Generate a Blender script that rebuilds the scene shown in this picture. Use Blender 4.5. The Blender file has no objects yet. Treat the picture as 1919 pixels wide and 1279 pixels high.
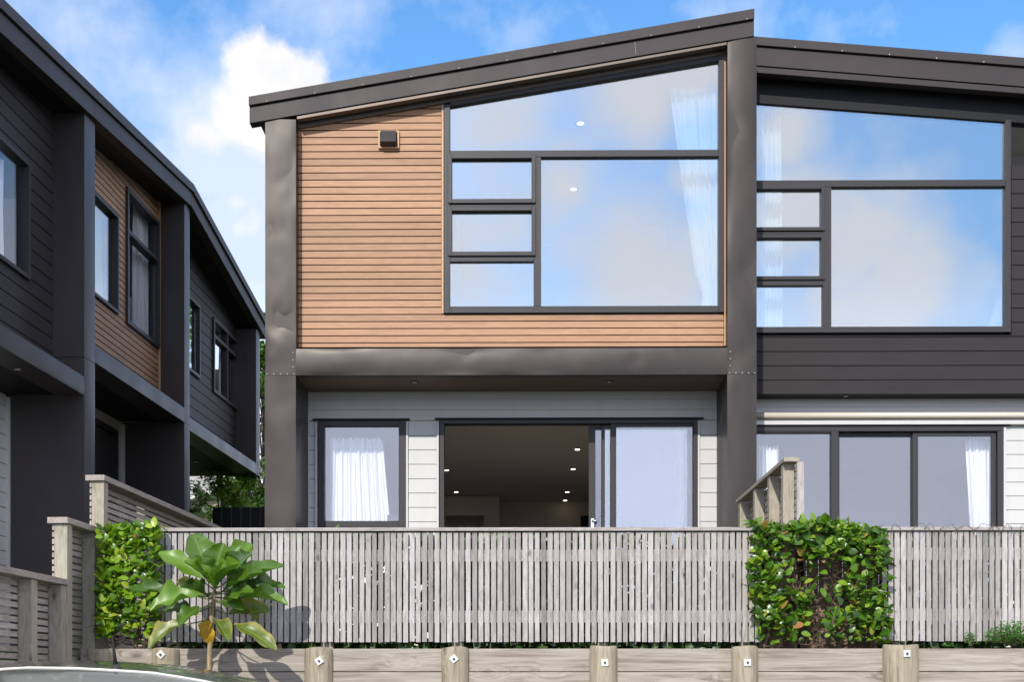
import bpy, bmesh, math, random
from mathutils import Vector, Matrix, noise as mnoise
random.seed(11)
R = math.radians
scene = bpy.context.scene
COL = scene.collection
# ------------------------------------------------------------------ camera model
F = 2492.0; HZ = 1288.0; H = 1.45
YAW = math.atan(25.0 / F)
FW = Vector((-math.sin(YAW), math.cos(YAW))); RT = Vector((math.cos(YAW), math.sin(YAW)))
def ray(px): return FW + RT * ((px - 959.5) / F)
def X(px, Y):
    r = ray(px); return r.x * Y / r.y
def Z(py, Y, px=985):
    r = ray(px); return H + (HZ - py) / F * Y / r.y
def P(px, py, Y): return Vector((X(px, Y), Y, Z(py, Y, px)))

# left row of houses: a facade that recedes from the viewer
LA = math.atan((1086 - 959.5) / F) - YAW
LD = Vector((math.sin(LA), math.cos(LA))); LN = Vector((math.cos(LA), -math.sin(LA)))
LO = Vector((X(178, 14.0), 14.0))
def L(px, py=None, w=0.0):
    r = ray(px); t = (LO - LN * w).dot(LN) / r.dot(LN)
    s = (r * t - LO).dot(LD)
    return s if py is None else (s, H + (HZ - py) / F * t)
def ML(u, d, z):
    p = LO + LD * u - LN * d
    return (p.x, p.y, z)
def MI(u, d, z): return (u, d, z)

# ------------------------------------------------------------------ materials
def new_mat(name):
    m = bpy.data.materials.new(name); m.use_nodes = True
    nt = m.node_tree; nt.nodes.clear()
    out = nt.nodes.new('ShaderNodeOutputMaterial')
    b = nt.nodes.new('ShaderNodeBsdfPrincipled')
    nt.links.new(b.outputs[0], out.inputs[0])
    return m, nt, b, out
def N(nt, t, **kw):
    n = nt.nodes.new(t)
    for k, v in kw.items(): setattr(n, k, v)
    return n
def coords(nt, scale=(1, 1, 1), rot=(0, 0, 0), island=0.0):
    tc = N(nt, 'ShaderNodeTexCoord'); mp = N(nt, 'ShaderNodeMapping')
    mp.inputs['Scale'].default_value = scale; mp.inputs['Rotation'].default_value = rot
    src = tc.outputs['Object']
    if island:
        g = N(nt, 'ShaderNodeNewGeometry'); mul = N(nt, 'ShaderNodeMath', operation='MULTIPLY'); mul.inputs[1].default_value = island
        nt.links.new(g.outputs['Random Per Island'], mul.inputs[0])
        ad = N(nt, 'ShaderNodeVectorMath', operation='ADD'); nt.links.new(src, ad.inputs[0]); nt.links.new(mul.outputs[0], ad.inputs[1])
        src = ad.outputs[0]
    nt.links.new(src, mp.inputs[0]); return mp.outputs[0]
def nz(nt, vec, scale, detail=4, rough=.55, dist=0):
    n = N(nt, 'ShaderNodeTexNoise'); n.inputs['Scale'].default_value = scale
    n.inputs['Detail'].default_value = detail; n.inputs['Roughness'].default_value = rough; n.inputs['Distortion'].default_value = dist
    nt.links.new(vec, n.inputs['Vector']); return n.outputs['Fac']
def ramp(nt, fac, stops):
    r = N(nt, 'ShaderNodeValToRGB'); cr = r.color_ramp
    while len(cr.elements) < len(stops): cr.elements.new(.5)
    for e, (p, c) in zip(cr.elements, stops):
        e.position = p; e.color = (*c, 1) if len(c) == 3 else c
    nt.links.new(fac, r.inputs[0]); return r.outputs[0]
def mixc(nt, fac, a, b, mode='MIX'):
    m = N(nt, 'ShaderNodeMix', data_type='RGBA', blend_type=mode)
    for s, v in ((m.inputs[0], fac), (m.inputs[6], a), (m.inputs[7], b)):
        if isinstance(v, (int, float)): s.default_value = v
        elif isinstance(v, tuple): s.default_value = (*v, 1) if len(v) == 3 else v
        else: nt.links.new(v, s)
    return m.outputs[2]
def bump(nt, b, h, strength=.2, dist=.01):
    bp = N(nt, 'ShaderNodeBump'); bp.inputs['Strength'].default_value = strength; bp.inputs['Distance'].default_value = dist
    nt.links.new(h, bp.inputs['Height']); nt.links.new(bp.outputs[0], b.inputs['Normal'])

def m_metal(name, col, rough=.4, metallic=.55, stain=.35):
    m, nt, b, o = new_mat(name)
    v = coords(nt, (1, 1, .6)); n1 = nz(nt, v, 2.2, 5, .6, .4)
    n2 = nz(nt, coords(nt, (2.2, 2.2, .8)), 2.0, 5, .65)
    c = mixc(nt, n1, tuple(x * (1 - stain * .6) for x in col), tuple(min(1, x * (1 + stain)) for x in col))
    c = mixc(nt, ramp(nt, n2, [(.5, (0, 0, 0)), (.85, (.35, .35, .35))]), c, (col[0] * 1.4, col[1] * 1.25, col[2] * 1.15))
    nt.links.new(c, b.inputs['Base Color'])
    b.inputs['Metallic'].default_value = metallic; b.inputs['Specular IOR Level'].default_value = .22
    rr = N(nt, 'ShaderNodeMapRange'); rr.inputs[3].default_value = rough - .08; rr.inputs[4].default_value = rough + .14
    nt.links.new(n1, rr.inputs[0]); nt.links.new(rr.outputs[0], b.inputs['Roughness'])
    bump(nt, b, nz(nt, coords(nt), 1.6, 1, .4), .35, .02)
    return m
def m_paint(name, col, rough=.5, var=.12, dirt=None, scale=3):
    m, nt, b, o = new_mat(name)
    n1 = nz(nt, coords(nt, (1, 1, 2.5), island=3.7), scale, 6, .65)
    c = mixc(nt, n1, tuple(x * (1 - var) for x in col), tuple(min(1, x * (1 + var)) for x in col))
    if dirt:
        n2 = nz(nt, coords(nt, (5, 5, .7)), 2.6, 5, .7)
        c = mixc(nt, ramp(nt, n2, [(.5, (0, 0, 0)), (.8, (.6, .6, .6))]), c, dirt)
    nt.links.new(c, b.inputs['Base Color']); b.inputs['Roughness'].default_value = rough
    if max(col) < .12 and rough > .3: b.inputs['Specular IOR Level'].default_value = .22
    bump(nt, b, nz(nt, coords(nt), 60, 3), .12, .002)
    return m
def m_wood(name, base, light, dark, axis='z', island=7.0, rough=.8, knots=True, tintisl=.35, grain=1.0, st=.16, bend=1.2, lo_=.28, kn=1.0):
    """weathered timber: grain runs along axis, every board gets its own tone"""
    m, nt, b, o = new_mat(name)
    sc = {'x': (st, 1, 1), 'y': (1, st, 1), 'z': (1, 1, st)}[axis]
    v = coords(nt, sc, island=island)
    ks = {'x': (1.5, 3.2, 3.2), 'y': (3.2, 1.5, 3.2), 'z': (3.2, 3.2, 1.5)}[axis]
    vv = N(nt, 'ShaderNodeTexVoronoi'); vv.inputs['Scale'].default_value = 1.5 * kn
    nt.links.new(coords(nt, ks, island=island), vv.inputs['Vector'])
    if knots:
        sw = ramp(nt, vv.outputs['Distance'], [(0, (.9, .9, .9)), (.14, (.5, .5, .5)), (.32, (.08, .08, .08)), (.5, (0, 0, 0))])
        ad = N(nt, 'ShaderNodeVectorMath', operation='MULTIPLY_ADD'); nt.links.new(sw, ad.inputs[0]); ad.inputs[1].default_value = (.10, .10, .10); nt.links.new(v, ad.inputs[2]); v = ad.outputs[0]
    g1 = nz(nt, v, 26 * grain, 5, .6, bend); g2 = nz(nt, v, 90 * grain, 3, .5)
    c = ramp(nt, g1, [(lo_, dark), (.5, base), (1 - lo_, light)])
    c = mixc(nt, .35, c, ramp(nt, g2, [(.3, dark), (.7, light)]))
    if knots:
        k = ramp(nt, vv.outputs['Distance'], [(.02, (1, 1, 1)), (.10, (.25, .25, .25)), (.16, (0, 0, 0))])
        c = mixc(nt, k, c, tuple(x * .42 for x in dark))
    g = N(nt, 'ShaderNodeNewGeometry')
    t = ramp(nt, g.outputs['Random Per Island'], [(0, (1 - tintisl, 1 - tintisl, 1 - tintisl)), (.35, (.92, .90, .88)), (.6, (1, .97, .94)), (1, (1 + tintisl * .35, 1 + tintisl * .35, 1 + tintisl * .4))])
    c = mixc(nt, 1.0, c, t, 'MULTIPLY')
    nt.links.new(c, b.inputs['Base Color']); b.inputs['Roughness'].default_value = rough
    bump(nt, b, g1, .3, .004)
    return m
def m_leaf(name, cols, rough=.32, transl=.25):
    m, nt, b, o = new_mat(name)
    g = N(nt, 'ShaderNodeNewGeometry')
    c = ramp(nt, g.outputs['Random Per Island'], cols)
    n1 = nz(nt, coords(nt), 22, 3)
    c = mixc(nt, n1, c, mixc(nt, 1.0, c, (.6, .7, .5), 'MULTIPLY'))
    nt.links.new(c, b.inputs['Base Color']); b.inputs['Roughness'].default_value = rough
    b.inputs['Specular IOR Level'].default_value = .5
    tr = N(nt, 'ShaderNodeBsdfTranslucent'); nt.links.new(mixc(nt, 1.0, c, (1.3, 1.5, .5), 'MULTIPLY'), tr.inputs[0])
    mx = N(nt, 'ShaderNodeMixShader'); mx.inputs[0].default_value = transl
    nt.links.new(b.outputs[0], mx.inputs[1]); nt.links.new(tr.outputs[0], mx.inputs[2]); nt.links.new(mx.outputs[0], o.inputs[0])
    return m
def m_glass(name, refl=.3, tint=(.86, .93, .95)):
    m, nt, b, o = new_mat(name); nt.nodes.remove(b)
    t = N(nt, 'ShaderNodeBsdfTransparent'); t.inputs[0].default_value = (*tint, 1)
    gl = N(nt, 'ShaderNodeBsdfGlossy'); gl.inputs['Roughness'].default_value = 0.0; gl.inputs[0].default_value = (.97, .95, .94, 1)
    n1 = nz(nt, coords(nt), .9, 1)
    bp = N(nt, 'ShaderNodeBump'); bp.inputs['Strength'].default_value = .06; bp.inputs['Distance'].default_value = .02
    nt.links.new(n1, bp.inputs['Height']); nt.links.new(bp.outputs[0], gl.inputs['Normal'])
    mx = N(nt, 'ShaderNodeMixShader'); mx.inputs[0].default_value = refl
    nt.links.new(t.outputs[0], mx.inputs[1]); nt.links.new(gl.outputs[0], mx.inputs[2]); nt.links.new(mx.outputs[0], o.inputs[0])
    return m
def m_emit(name, col, s):
    m, nt, b, o = new_mat(name)
    b.inputs['Base Color'].default_value = (*col, 1)
    b.inputs['Emission Color'].default_value = (*col, 1); b.inputs['Emission Strength'].default_value = s
    return m

M = {}
M['metal'] = m_metal('dark_bronze_metal', (.042, .036, .033), .36, .38, .35)
M['metal_roof'] = m_metal('dark_roof_metal', (.042, .036, .036), .50, .25, .12)
M['metal_cool'] = m_metal('charcoal_metal', (.062, .053, .053), .40, .3)
M['flash'] = m_metal('brown_flashing', (.13, .105, .09), .45, .4, .15)
M['frame'] = m_paint('window_aluminium', (.040, .037, .039), .42, .08)
M['black'] = m_paint('black_paint', (.012, .012, .013), .6, .2)
M['darkboard'] = m_paint('charcoal_weatherboard', (.024, .0205, .0215), .65, .3, scale=2.0)
M['darkboard_left'] = m_paint('charcoal_weatherboard_left', (.034, .030, .032), .55, .2, scale=2.0)
M['darkwall'] = m_paint('dark_cladding', (.058, .050, .050), .5, .15)
M['cedar'] = m_wood('cedar_board', (.345, .186, .098), (.40, .226, .124), (.28, .146, .076), 'x', 5.0, .62, knots=False, tintisl=.17, grain=.6)
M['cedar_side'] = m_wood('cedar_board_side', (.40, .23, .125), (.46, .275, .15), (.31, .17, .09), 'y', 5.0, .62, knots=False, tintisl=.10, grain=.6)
M['cedar_trim'] = m_paint('cedar_trim_paint', (.47, .30, .17), .6, .1)
M['soffit_brown'] = m_paint('brown_soffit', (.17, .10, .07), .6, .12)
M['white'] = m_paint('white_weatherboard', (.50, .49, .475), .55, .03, (.44, .43, .41))
M['beige'] = m_paint('beige_aluminium', (.62, .55, .47), .45, .05)
M['interior'] = m_paint('interior_paint', (.62, .60, .57), .8, .02)
M['interior_dim'] = m_paint('interior_taupe', (.66, .60, .53), .8, .03)
M['interior_mid'] = m_paint('upper_room_dimmed', (.34, .34, .35), .8, .02)  # darker copy of the interior walls; the room's dimness is put into the colour
M['carpet'] = m_paint('carpet', (.25, .23, .21), .95, .2)
M['curtain'] = None
M['glass'] = m_glass('window_glass', .36)
M['glass_low'] = m_glass('patio_glass', .12, (.96, .97, .99))
M['chrome'] = m_metal('polished_metal', (.7, .7, .7), .2, 1.0, .05)
M['galv'] = m_metal('galvanised_plate', (.60, .59, .57), .5, .3, .25)
M['rivet'] = m_metal('rivet_metal', (.55, .52, .50), .35, .8, .05)
GR = dict(base=(.355, .334, .320), light=(.465, .443, .43), dark=(.205, .188, .177))
M['slat_z'] = m_wood('weathered_slat', axis='z', rough=.85, tintisl=.42, kn=1.5, **GR)
M['slat_x'] = m_wood('weathered_rail', axis='x', rough=.85, tintisl=.2, **GR)
M['slat_y'] = m_wood('weathered_side_board', (.36, .32, .285), (.50, .45, .41), (.20, .175, .155), 'y', tintisl=.35)
M['post_z'] = m_wood('treated_square_post', (.36, .325, .26), (.47, .43, .35), (.22, .195, .15), 'z', tintisl=.2)
M['sleeper'] = m_wood('pine_sleeper', (.36, .318, .27), (.46, .42, .37), (.165, .13, .10), 'x', 9.0, .85, tintisl=.3, grain=.9, st=.05, bend=.5, lo_=.35, kn=.75)
M['pile'] = m_wood('round_pine_post', (.30, .265, .195), (.41, .375, .29), (.16, .13, .088), 'z', 9.0, .85, tintisl=.25, grain=1.1, st=.06, bend=.6, lo_=.34)
M['brownboard'] = m_wood('brown_fence_board', (.26, .17, .12), (.34, .23, .17), (.15, .095, .07), 'z', 7, .85, tintisl=.2)
M['hedge'] = m_leaf('hedge_leaf', [(0, (.035, .09, .010)), (.3, (.10, .21, .015)), (.6, (.20, .34, .02)), (.88, (.34, .46, .03)), (.985, (.45, .48, .05)), (1, (.5, .25, .08))], .28, .28)
M['hedge_dark'] = m_leaf('hedge_leaf_dark', [(0, (.025, .065, .008)), (.4, (.06, .15, .012)), (.72, (.13, .25, .018)), (.93, (.25, .37, .03)), (.985, (.34, .36, .04)), (.99, (.42, .20, .07)), (1, (.45, .22, .08))], .27, .25)
M['bigleaf'] = m_leaf('large_leaf', [(0, (.035, .11, .012)), (.5, (.07, .19, .018)), (1, (.13, .28, .03))], .22, .22)
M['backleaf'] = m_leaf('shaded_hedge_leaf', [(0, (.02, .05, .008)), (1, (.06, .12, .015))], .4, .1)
M['sickleaf'] = m_leaf('yellowing_leaf', [(0, (.25, .28, .05)), (1, (.36, .33, .07))], .4, .3)
M['yellowleaf'] = m_leaf('withered_leaf', [(0, (.62, .33, .02)), (1, (.72, .42, .04))], .5, .3)
M['weed'] = m_leaf('weed_leaf', [(0, (.04, .15, .02)), (1, (.12, .30, .05))], .5, .3)
M['tree'] = m_leaf('tree_leaf', [(0, (.025, .07, .012)), (.6, (.06, .14, .02)), (1, (.12, .22, .04))], .45, .25)
M['tree_light'] = m_leaf('light_tree_leaf', [(0, (.14, .26, .03)), (1, (.34, .46, .08))], .5, .3)
M['bark'] = m_wood('bark', (.16, .11, .075), (.24, .17, .12), (.07, .045, .03), 'z', 3, .9, knots=False)
M['greenbark'] = m_wood('plant_trunk', (.30, .22, .12), (.42, .32, .2), (.14, .09, .05), 'z', 3, .8, knots=False)
M['petiole'] = m_leaf('petiole', [(0, (.12, .14, .05)), (1, (.2, .2, .08))], .5, .1)
M['roof_tile'] = m_paint('far_roof_metal', (.33, .31, .30), .6, .1)
M['cream'] = m_paint('far_house_wall', (.30, .22, .17), .8, .1)
M['rubber'] = m_paint('rubber', (.02, .02, .02), .8, .2)

def cur():
    m, nt, b, o = new_mat('sheer_curtain')
    b.inputs['Base Color'].default_value = (.93, .93, .93, 1); b.inputs['Roughness'].default_value = .9
    tr = N(nt, 'ShaderNodeBsdfTranslucent'); tr.inputs[0].default_value = (.85, .85, .85, 1)
    mx = N(nt, 'ShaderNodeMixShader'); mx.inputs[0].default_value = .12
    w = nz(nt, coords(nt, (1, 1, .05)), 40, 2)
    bump(nt, b, w, .2, .01)
    nt.links.new(b.outputs[0], mx.inputs[1]); nt.links.new(tr.outputs[0], mx.inputs[2]); nt.links.new(mx.outputs[0], o.inputs[0])
    return m
M['curtain'] = cur()
def carpaint():
    m, nt, b, o = new_mat('car_paint')
    n = nz(nt, coords(nt), 900, 2)
    c = mixc(nt, n, (.10, .108, .10), (.16, .166, .155))
    d = nz(nt, coords(nt), 9, 6, .7)
    nt.links.new(mixc(nt, ramp(nt, d, [(.55, (0, 0, 0)), (.75, (.5, .5, .5))]), c, (.36, .35, .31)), b.inputs['Base Color'])
    b.inputs['Metallic'].default_value = .55; b.inputs['Roughness'].default_value = .22
    b.inputs['Coat Weight'].default_value = .8; b.inputs['Coat Roughness'].default_value = .06
    return m
M['carpaint'] = carpaint()
M['carglass'] = m_paint('tinted_car_glass', (.012, .014, .014), .06, .1)
def ground_mat(name, a, b_, scale, rough=.9, bs=.4):
    m, nt, b, o = new_mat(name)
    n1 = nz(nt, coords(nt), scale, 8, .7); n2 = nz(nt, coords(nt), scale * .06, 4)
    c = mixc(nt, n1, a, b_); c = mixc(nt, mixc(nt, .5, n2, (0, 0, 0)), c, tuple(x * .5 for x in a))
    nt.links.new(c, b.inputs['Base Color']); b.inputs['Roughness'].default_value = rough
    bump(nt, b, n1, bs, .01)
    return m
M['asphalt'] = ground_mat('asphalt', (.04, .04, .042), (.075, .073, .07), 60)
M['concrete'] = ground_mat('concrete', (.28, .27, .25), (.36, .35, .33), 20)
M['soil'] = ground_mat('garden_soil', (.045, .03, .02), (.10, .07, .045), 30, .95, .9)
M['lawn'] = ground_mat('far_grass', (.05, .09, .025), (.09, .13, .04), 3)
M['deck'] = m_wood('deck_board', (.30, .25, .20), (.40, .34, .28), (.18, .14, .11), 'x', 7)

# ------------------------------------------------------------------ mesh builder
def clip_poly(poly, a, b, c):
    out = []
    for i in range(len(poly)):
        p, q = poly[i], poly[(i + 1) % len(poly)]
        dp = a * p[0] + b * p[1] + c; dq = a * q[0] + b * q[1] + c
        if dp >= 0: out.append(p)
        if dp * dq < 0:
            t = dp / (dp - dq); out.append((p[0] + (q[0] - p[0]) * t, p[1] + (q[1] - p[1]) * t))
    return out
def clip_convex(poly, conv):
    cx = sum(p[0] for p in conv) / len(conv); cz = sum(p[1] for p in conv) / len(conv)
    for i in range(len(conv)):
        p, q = conv[i], conv[(i + 1) % len(conv)]
        a, b = -(q[1] - p[1]), q[0] - p[0]; c = -(a * p[0] + b * p[1])
        if a * cx + b * cz + c < 0: a, b, c = -a, -b, -c
        poly = clip_poly(poly, a, b, c)
        if len(poly) < 3: return []
    return poly

class MB:
    def __init__(s, m=MI): s.v = []; s.f = []; s.m = m; s.sm = set()
    def add(s, vs, fs, smooth=False):
        o = len(s.v); s.v += [tuple(v) for v in vs]
        for f in fs:
            if smooth: s.sm.add(len(s.f))
            s.f.append(tuple(i + o for i in f))
    def prism(s, poly, d0, d1):
        n = len(poly)
        if n < 3: return s
        vs = [s.m(u, d0, z) for u, z in poly] + [s.m(u, d1, z) for u, z in poly]
        fs = [tuple(range(n)), tuple(range(2 * n - 1, n - 1, -1))] + [(i, i + n, (i + 1) % n + n, (i + 1) % n) for i in range(n)]
        s.add(vs, fs); return s
    def box(s, u0, u1, d0, d1, z0, z1):
        return s.prism([(u0, z0), (u1, z0), (u1, z1), (u0, z1)], d0, d1)
    def frame(s, u0, u1, z0, z1, w, d0, d1):
        s.box(u0, u0 + w, d0, d1, z0, z1); s.box(u1 - w, u1, d0, d1, z0, z1)
        s.box(u0 + w, u1 - w, d0, d1, z0, z0 + w); s.box(u0 + w, u1 - w, d0, d1, z1 - w, z1); return s
    def boards(s, poly, d0, d1, pitch, gap, z0=None, lap=0.0):
        zs = [p[1] for p in poly]; us = [p[0] for p in poly]
        z = min(zs) if z0 is None else z0
        while z < max(zs):
            r = clip_convex([(min(us) - 1, z), (max(us) + 1, z), (max(us) + 1, z + pitch - gap), (min(us) - 1, z + pitch - gap)], poly)
            if len(r) >= 3 and max(p[1] for p in r) - min(p[1] for p in r) > .004:
                n = len(r)
                dd = lambda zz: d0 + lap * (zz - z) / pitch
                vs = [s.m(u, dd(zz), zz) for u, zz in r] + [s.m(u, d1, zz) for u, zz in r]
                s.add(vs, [tuple(range(n)), tuple(range(2 * n - 1, n - 1, -1))] + [(i, i + n, (i + 1) % n + n, (i + 1) % n) for i in range(n)])
            z += pitch
        return s
    def panel(s, u0, u1, z0, z1, d, depth, amp=.006, bulge=.01, axis='u', seed=0, nu=14, nz_=40, dents=()):
        """sheet metal cover: a box whose front is a gently dented, slightly bowed sheet"""
        vs = []
        for j in range(nz_ + 1):
            for i in range(nu + 1):
                a, b = i / nu, j / nz_; u = u0 + (u1 - u0) * a; z = z0 + (z1 - z0) * b
                e = min(1, min(a, 1 - a) * 9 * max(1, (u1 - u0) / .33)) * min(1, min(b, 1 - b) * 9 * max(1, (z1 - z0) / .33))
                t = a if axis == 'u' else b
                dd = -bulge * (1 - (2 * t - 1) ** 2)
                dd += amp * e * mnoise.noise(Vector((u * 2.1, seed, z * 1.7))) + .0012 * e * mnoise.noise(Vector((u * 8, seed, z * 6)))
                for (cu, cz, r, h) in dents:
                    q = math.hypot(u - cu, (z - cz)) / r
                    dd += .42 * h * math.exp(-2.0 * q * q) * e * (1 + .8 * mnoise.noise(Vector((u * 9, seed, z * 7))))
                vs.append(s.m(u, d + dd, z))
        w = nu + 1
        s.add(vs, [(j * w + i, j * w + i + 1, (j + 1) * w + i + 1, (j + 1) * w + i) for j in range(nz_) for i in range(nu)], True)
        s.box(u0, u1, d + .0005, d + depth, z0, z1); return s
    def tube(s, pts, rad, n=8, cap=True):
        pts = [Vector(p) for p in pts]; k = len(pts)
        if not hasattr(rad, '__len__'): rad = [rad] * k
        vs = []; up = Vector((.13, .21, 1)).normalized()
        for i, p in enumerate(pts):
            t = (pts[min(i + 1, k - 1)] - pts[max(i - 1, 0)]).normalized()
            a = t.cross(up)
            if a.length < .1: a = t.cross(Vector((1, 0, 0)))
            a.normalize(); b = t.cross(a)
            for j in range(n):
                an = 2 * math.pi * j / n; vs.append(p + (a * math.cos(an) + b * math.sin(an)) * rad[i])
        fs = [(i * n + j, i * n + (j + 1) % n, (i + 1) * n + (j + 1) % n, (i + 1) * n + j) for i in range(k - 1) for j in range(n)]
        o = len(s.v); s.add(vs, fs, True)
        if cap: s.f.append(tuple(o + j for j in range(n))); s.f.append(tuple(o + (k - 1) * n + j for j in range(n)))
        return s
    def ball(s, c, r, n=6):
        bm = bmesh.new(); bmesh.ops.create_icosphere(bm, subdivisions=1, radius=r)
        bm.verts.ensure_lookup_table()
        s.add([v.co + Vector(c) for v in bm.verts], [tuple(v.index for v in f.verts) for f in bm.faces], True); bm.free(); return s
    def disc(s, c, r, t=.01, n=20):
        c = Vector(c)
        vs = [c + Vector((r * math.cos(2 * math.pi * i / n), r * math.sin(2 * math.pi * i / n), h)) for h in (0, -t) for i in range(n)]
        s.add(vs, [tuple(range(n)), tuple(range(2 * n - 1, n - 1, -1))] + [(i, i + n, (i + 1) % n + n, (i + 1) % n) for i in range(n)]); return s
    def build(s, name, mat, parent=None, bevel=0, recalc=True, loc=None):
        base = Vector((0, 0, 0))
        q = parent
        while q is not None: base += q.location; q = q.parent
        own = Vector(loc) - base if loc is not None else Vector((0, 0, 0))
        base = base + own
        me = bpy.data.meshes.new(name)
        me.from_pydata([tuple(Vector(v) - base) for v in s.v], [], s.f)
        if s.sm: me.polygons.foreach_set('use_smooth', [i in s.sm for i in range(len(me.polygons))])
        if recalc:
            bm = bmesh.new(); bm.from_mesh(me); bmesh.ops.recalc_face_normals(bm, faces=bm.faces); bm.to_mesh(me); bm.free()
        me.materials.append(mat); me.update()
        o = bpy.data.objects.new(name, me); COL.objects.link(o); o.location = own
        if parent is not None: o.parent = parent
        if bevel:
            b = o.modifiers.new('bevel', 'BEVEL'); b.width = bevel; b.segments = 2; b.limit_method = 'ANGLE'; b.angle_limit = R(40)
            b.harden_normals = False
        return o

def tag(o, label, cat, group=None):
    o['label'] = label; o['category'] = cat
    if group: o['group'] = group
    return o
def thing(name, label, cat, loc, group=None):
    o = bpy.data.objects.new(name, None); COL.objects.link(o); o.location = Vector(loc); o.empty_display_size = .2
    return tag(o, label, cat, group)
def struct(name, mb, mat):
    o = mb.build(name, mat); o['kind'] = 'structure'; return o

# ------------------------------------------------------------------ planes (metres from the camera)
YF = 14.0      # pillar fronts and fascia of the middle house
YU = 14.16     # its timber cladding and upper window
YL = 14.81     # its recessed ground floor wall
YR = 14.70     # roof edge of the right house
YRU = 14.95    # its upper wall
YRL = 15.22    # its ground floor wall
YB = 22.2      # backs of both houses
YUB = 16.5     # back of the middle house's upper storey
DECK = 2.0
FLOOR2 = Z(652, YF)
def lerp(a, b, t): return a + (b - a) * t

# ------------------------------------------------------------------ setting
struct('ground', MB().box(-400, 400, -300, 500, -1.2, -.02), M['lawn'])
struct('road', MB().box(-60, 60, -8, 8.9 + .9, -.3, 0.0), M['asphalt'])
struct('terrace_ground', MB().box(X(150, 10.3), 14, 10.32, 13.2, -.3, 1.70), M['soil'])
struct('upper_terrace_ground', MB().box(-12, 14, 13.2 + .01, 60, -.3, 1.80), M['lawn'])
struct('side_ground', MB().box(-12, X(150, 10.3) - .01, 7, 13.2, -.3, 1.0), M['concrete'])

# ================================================================== MIDDLE HOUSE
xa0, xa1 = X(497, YF), X(554.5, YF)          # left pillar
xb0, xb1 = X(1363.5, YF), X(1418, YF)        # right pillar
house = thing('townhouse', 'townhouse with cedar-coloured boards, vent hood and rising roof between bronze metal pillars', 'house', (0, YF, DECK))
def zt(px, l, r, Y=YF):   # height of a line in the facade between two pixels l, r
    t = (px - l[0]) / (r[0] - l[0]); return Z(lerp(l[1], r[1], t), Y, px)
def slope_poly(l_top, r_top, l_bot, r_bot, Y):
    return [(X(l_bot[0], Y), Z(l_bot[1], Y, l_bot[0])), (X(r_bot[0], Y), Z(r_bot[1], Y, r_bot[0])),
            (X(r_top[0], Y), Z(r_top[1], Y, r_top[0])), (X(l_top[0], Y), Z(l_top[1], Y, l_top[0]))]
# roof
YFF = YF - .02
m = MB(); m.prism(slope_poly((467, 183), (1413, 18), (467, 199.5), (1413, 37), YFF), YFF - .03, YFF + .12)
roof = m.build('roof', M['metal_roof'], house, .004)
m = MB(); m.prism(slope_poly((467.5, 200.5), (1413, 38), (467.5, 231), (1413, 67), YFF), YFF, YFF + .13)
m.build('fascia', M['metal_roof'], roof, .004)
m = MB(); m.prism(slope_poly((556, 217), (1362, 77.5), (556, 222.5), (1362, 82.5), YFF), YFF + .012, YFF + .10); m.build('fascia_lip', M['flash'], roof, .002)
m = MB(); zl = Z(183, YFF, 467)
# slab behind the fascia, running back over the house
rs = slope_poly((484, 182), (1413, 20), (484, 226), (1413, 66), YF + .1); XS = -1.0; YUR = 19.6
m.prism(rs, YF + .1, YUB + .2); m.prism(clip_poly(rs, 1, 0, -XS), YUB + .2005, YUR + .2)
m.build('roof_sheet', M['metal_cool'], roof)
m = MB()
for k in range(11):
    px = 500 + k * 90
    m = MB(); m.ball(P(px, lerp(195.5, 33, (px - 467) / 946.), YFF - .03), .008); m.build('roof_screw', M['rivet'], roof)
m = MB(); px = 1190
m.prism([(X(1189, YFF), Z(79, YFF)), (X(1190.3, YFF), Z(79, YFF)), (X(1192.6, YFF), Z(103, YFF)), (X(1191.3, YFF), Z(103, YFF))], YFF - .003, YFF + .01)
m.build('fascia_joint', M['flash'], roof)

# pillars
def pillar(x0, x1, ptop, name_seed, dents, z_low):
    zt0 = Z(ptop, YF); zj = Z(703, YF)
    m = MB()
    m.panel(x0, x1, zj + .002, zt0, YF, .34, .006, .006, 'u', name_seed, 12, 60, dents)
    p = m.build('pillar', M['metal'], house)
    m2 = MB(); m2.panel(x0 - .004, x1 - .001, z_low, zj - .002, YF - .003, .34, .006, .006, 'u', name_seed + 3, 12, 50,
                        [((x0 + x1) / 2, zj - .25, .2, .008)])
    m2.build('pillar_foot', M['metal'], house)
    r = MB()
    inner = x1 if x0 < 0 else x0; sgn = -1 if x0 < 0 else 1
    for k in range(5): MB().ball((lerp(x0 + .02, x1 - .02, k / 4), YF - .006, zj + .012), .0065).build('rivet', M['galv'], p)
    for k in range(1, 4): MB().ball((inner + sgn * .028, YF - .008, zj + .012 + k * .075), .0065).build('rivet', M['galv'], p)
    return p
zj = Z(703, YF)
pillar(xa0, xa1, 222, 1.3, [(xa0 + .17, Z(600, YF), .22, .022), (xa0 + .08, Z(650, YF), .2, -.016), (xa0 + .12, Z(425, YF), .16, .012), (xa0 + .2, Z(320, YF), .25, .008)], 1.75)
pillar(xb0, xb1, 70, 7.7, [(xb0 + .18, Z(655, YF), .16, .014), (xb0 + .1, Z(520, YF), .3, .008), (xb0 + .1, Z(240, YF), .2, .01)], 1.75)
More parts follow.
